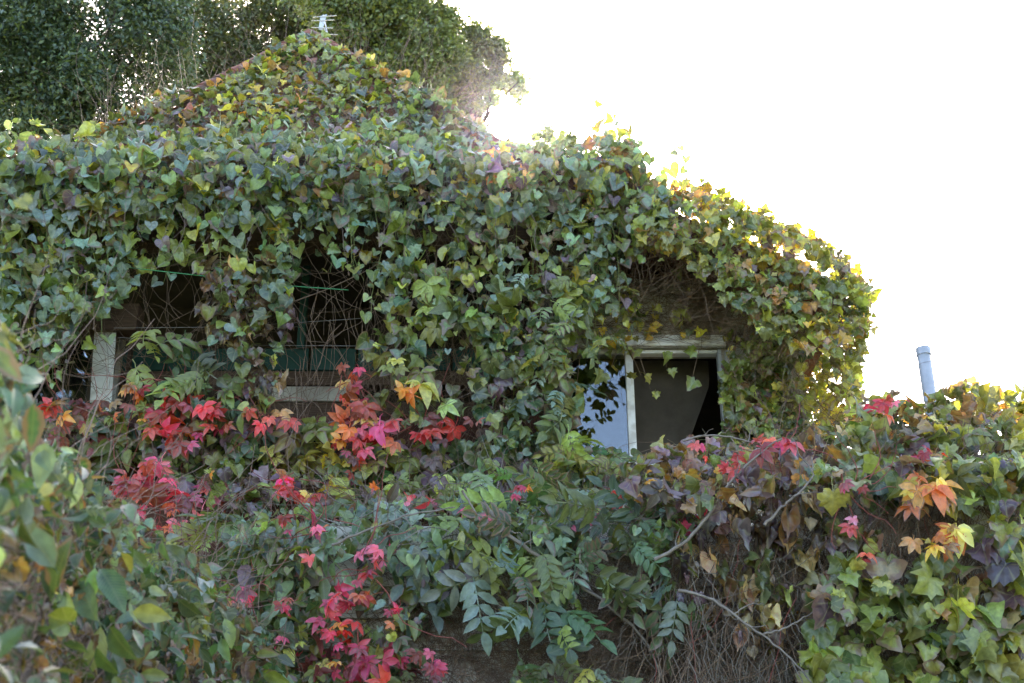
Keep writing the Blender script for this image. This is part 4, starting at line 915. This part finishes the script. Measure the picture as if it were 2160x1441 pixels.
# ---- the near hedge at the left
HP = [[(-80, 600), (5, 680), (50, 780), (85, 880), (130, 970), (90, 1120), (-80, 1180)], [(-80, 1100), (120, 1060), (240, 1120), (300, 1300), (200, 1470), (-80, 1470)],
      [(120, 930), (220, 1010), (330, 1120), (450, 1190), (460, 1330), (300, 1330), (220, 1120), (120, 1060)], [(280, 1260), (460, 1250), (560, 1320), (620, 1470), (220, 1470)]]
labs = ['blurred large leaves of the near hedge at the left edge', 'near hedge leaves over dark brown twigs in the bottom left corner', 'blue grey leaves of the hedge receding below the pink creeper', 'soft green hedge leaves at the bottom left']
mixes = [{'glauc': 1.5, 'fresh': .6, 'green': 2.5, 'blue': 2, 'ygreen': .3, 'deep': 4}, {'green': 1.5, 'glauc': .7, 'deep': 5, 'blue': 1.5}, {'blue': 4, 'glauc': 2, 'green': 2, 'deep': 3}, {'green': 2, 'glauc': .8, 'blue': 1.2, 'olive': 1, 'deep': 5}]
for i, (poly, lab, mix, cov, sz) in enumerate(zip(HP, labs, mixes, (1.0, .5, 1.3, .85), (80, 92, 54, 50))):
    tw = walk(poly, (40, 200, 60, 110)[i], lambda x, y: leftY(x, y) + (.3, .15, .4, .35)[i], 260, 10, 'any', .2, .6)
    inner = patch(poly, {'L': 3, 'D': 2}, sz * .7, 1.6, lambda x, y: leftY(x, y) + .32, {'brown': 2, 'deep': 5, 'green': 1}, 'mess', .3)  # hedge core coloured dark to give shaded depth behind the leaves
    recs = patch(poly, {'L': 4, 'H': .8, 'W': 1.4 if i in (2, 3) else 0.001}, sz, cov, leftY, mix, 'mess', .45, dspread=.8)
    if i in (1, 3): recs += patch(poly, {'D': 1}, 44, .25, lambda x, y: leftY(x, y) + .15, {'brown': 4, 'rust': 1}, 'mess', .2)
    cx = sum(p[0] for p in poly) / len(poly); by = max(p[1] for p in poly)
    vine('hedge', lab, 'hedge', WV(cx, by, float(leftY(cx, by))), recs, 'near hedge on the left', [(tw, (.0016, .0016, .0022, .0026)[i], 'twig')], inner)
a, b = strand([(-20, 380), (20, 400), (40, 425)], 1.9, {'V': 1}, 100, {'green': 1, 'fresh': 1}, 60); a2, b2 = strand([(-60, 440), (30, 460), (95, 468)], 1.9, {'T': 1}, 8, {'brown': 1}, 200)
vine('overhanging_branch', 'out of focus leafy twig poking in at the left edge', 'branch', WV(-40, 600, 1.95), a, None, [([b, b2], .003, 'twig')])

# ------------------------------------------------------------------ small hard things
# aerial
an = empty('tv_aerial', WV(690, 110, 11.3), 'white television aerial rising behind the roof peak', 'aerial')
YA = 11.3
tubes('mast', np.array([[WV(716, 150, YA), WV(684, 60, YA)]], dtype=float), .009, M['steel'], an, 6, 1, None)
tubes('boom', np.array([[WV(692, 78, YA - .1), WV(682, 32, YA + .1)]], dtype=float), .008, M['steel'], an, 6, 1, None)
hexa('reflector', [WV(676, 34, YA - .02), WV(690, 30, YA - .02), WV(690, 30, YA), WV(676, 34, YA), WV(672, 62, YA - .02), WV(680, 64, YA - .02), WV(680, 64, YA), WV(672, 62, YA)], M['steel'], an)
for (x0, x1, y0, y1) in ((661, 710, 36, 33), (657, 706, 44, 42), (657, 702, 58, 59), (666, 712, 72, 73)):
    tubes('element', np.array([[WV(x0, y0, YA - .03), WV(x1, y1, YA - .03)]], dtype=float), .0045, M['steel'], an, 5, 1, None)
# pipe
pp = empty('flue_pipe', WV(1985, 960, 7.4), 'pale grey metal flue pipe leaning slightly above the vine heap on the right', 'pipe')
tubes('pipe_body', np.array([[WV(1980, 960, 7.4), WV(1947, 742, 7.4)]], dtype=float), .042, M['metal'], pp, 20, 1, None)
tubes('collar', np.array([[WV(1949, 750, 7.4), WV(1946.5, 735, 7.4)]], dtype=float), .047, M['metal'], pp, 20, 1, None)
# cords in the porch
def cord(name, label, pts, Y, r, m):
    b = empty(name, WV(*pts[0], Y), label, 'cord')
    p = np.array(pts, float); t = np.linspace(0, 1, 14); x = np.interp(t, np.linspace(0, 1, len(p)), p[:, 0]); y = np.interp(t, np.linspace(0, 1, len(p)), p[:, 1])
    tubes('cord', W(x, y, np.full(14, Y))[None], r, M[m], b, 5, 1, None)
cord('cord', 'thin bright green cord strung across the porch opening', [(235, 560), (300, 568), (480, 588), (620, 604), (735, 612)], 7.98, .0032, 'rope')
cord('cord', 'upper grey wire crossing the dark porch', [(240, 692), (480, 690), (760, 672)], 8.2, .0014, 'wire')
cord('cord', 'lower grey wire crossing the dark porch', [(250, 712), (520, 728), (760, 730)], 8.2, .0014, 'wire')

# ------------------------------------------------------------------ trees behind
def tree_leaves(centers, radii, n, size, pal, base):
    c = np.array(centers); k = rng.choice(len(c), n, p=np.array(radii) ** 2 / (np.array(radii) ** 2).sum())
    u = rng.normal(0, 1, (n, 3)); u /= np.linalg.norm(u, axis=1)[:, None]
    p = c[k] + u * (np.array(radii)[k] * rng.random(n) ** .75)[:, None]
    N = rng.normal(0, 1, (n, 3)) + np.array([0, -.5, .5]); N /= np.linalg.norm(N, axis=1)[:, None]
    D = rng.normal(0, .8, (n, 3)) + np.array([0, 0, -.7]); D -= (D * N).sum(1)[:, None] * N; D /= np.linalg.norm(D, axis=1)[:, None]
    X = np.cross(N, D); s = size * np.exp(rng.normal(0, .2, n))
    tip = p + D * s[:, None]; l = p + D * (s * .45)[:, None] + (X * .26 + N * .08) * s[:, None]; r = p + D * (s * .45)[:, None] - (X * .26 - N * .08) * s[:, None]
    V = np.stack([p, l, tip, r], 1).reshape(-1, 3) - base; i = np.arange(n) * 4
    F = np.concatenate([np.stack([i, i + 1, i + 2], 1), np.stack([i, i + 2, i + 3], 1)])
    kk = [tuple(q) for q in pal]; cc = np.array(kk)[rng.integers(len(kk), size=n)] * np.exp(rng.normal(0, .25, (n, 1)))
    col = np.concatenate([np.clip(cc, 0, .8), np.ones((n, 1))], 1); col = np.repeat(col, 4, 0)
    U = np.tile(np.array([[0, 0], [.2, -.5], [0, -1], [-.2, -.5]]), (n, 1)); E = np.zeros(n * 4)
    return V, F, U, E, col
def tree(label, foot, Y, blobs, n, size, pal, limbs):
    b = WV(foot, 600, Y); b.z = 1.0; root = empty('tree', b, label, 'tree', 'trees behind the house'); base = np.array(b)
    cen = []; rad = []
    for (x, y, r, nsub) in blobs:                    # each mass breaks into small clumps
        rw = r * Y * 1.15 / FPX
        for _ in range(nsub):
            u = rng.normal(0, 1, 3); u /= np.linalg.norm(u); q = W(x, y, Y) + u * rw * rng.random() ** .5 * np.array([1, .8, 1]); cen.append(q); rad.append(rw * rng.uniform(.24, .56))
    V, F, U, E, col = tree_leaves(cen, rad, n, size, pal, base)
    me = bpy.data.meshes.new('crown'); fill(me, V, F, U, E, col); me.materials.append(LM['tree'])
    o = bpy.data.objects.new('crown', me); C.objects.link(o); o.parent = root; o['kind'] = 'stuff'
    lim = []; rr = []
    fork = WV(foot, limbs[0], Y)
    tubes('trunk', np.array([[b, b.lerp(fork, .5) + Vector((.1, 0, 0)), fork]], dtype=float), .22, M['bark'], root, 10, .6, None)
    for q in [c for c in cen if c[2] < WV(500, -60, Y).z][::4]:
        f = np.array(fork); mid = f * .5 + q * .5 + rng.normal(0, .15, 3) + np.array([0, 0, .15]); t = np.linspace(0, 1, 8)[:, None]
        P = (1 - t) ** 2 * f + 2 * t * (1 - t) * mid + t ** 2 * q; P[1:-1] += rng.normal(0, .03, (6, 3)); lim.append(P); rr.append(rng.uniform(.015, .045))
    tubes('limbs', np.array(lim), np.array(rr), M['bark'], root, 4, .25)
DK = [(.03, .06, .032), (.045, .08, .04), (.035, .07, .045), (.055, .095, .045), (.10, .15, .05)]
BR = [(.07, .08, .035), (.09, .12, .04), (.11, .12, .05), (.06, .09, .035)]
YG = [(.14, .18, .05), (.18, .22, .05), (.10, .14, .045), (.09, .13, .05)]
tree('dark glossy leaved tree filling the upper left corner', 120, 16, [(40, 90, 200, 60), (230, 80, 170, 50), (150, 250, 170, 46), (340, 40, 110, 26), (-60, 250, 150, 30), (340, 170, 90, 20), (300, 250, 90, 18)], 56000, .085, DK, [330])
tree('open brownish tree with visible limbs behind the left of the roof', 520, 19, [(420, 110, 150, 40), (560, 60, 140, 38), (500, 180, 120, 30), (640, 20, 120, 28), (400, 0, 130, 30), (600, 270, 120, 24), (480, 280, 100, 16)], 46000, .09, BR, [260])  # last two masses, hidden by the roof, added to shade the left eave
tree('yellow green tree rising behind the roof peak and aerial', 800, 17, [(770, 60, 120, 40), (850, 20, 95, 34), (860, 120, 100, 34), (925, 60, 60, 26), (930, 120, 80, 34), (720, 0, 110, 28), (910, 170, 70, 20), (760, 180, 100, 24)], 46000, .085, YG, [300])
tree('thin pale tree edge fading into the sun right of the roof', 980, 18, [(970, 150, 75, 26), (1000, 200, 62, 22), (1062, 160, 42, 14), (920, 100, 70, 16), (1150, 292, 34, 10), (940, 240, 60, 18), (1100, 185, 30, 8), (1010, 110, 60, 16), (1190, 300, 40, 10)], 42000, .08, YG, [330])

# ------------------------------------------------------------------ thin scattering volume added for the glow round the sun
HD = .00005
if HD > 0:
    hz = box('glow_haze', -40, 40, -9, 34, -1.2, 30, M['soil'], None, 0); hz.data.materials.clear()
    hm = bpy.data.materials.new('air'); hm.use_nodes = True; t = hm.node_tree; t.nodes.clear()
    o_ = t.nodes.new('ShaderNodeOutputMaterial'); v_ = t.nodes.new('ShaderNodeVolumePrincipled')
    v_.inputs['Density'].default_value = HD; v_.inputs['Anisotropy'].default_value = .97; v_.inputs['Color'].default_value = (.9, .92, .95, 1)
    t.links.new(v_.outputs[0], o_.inputs['Volume']); hz.data.materials.append(hm); tag(hz, kind='stuff')
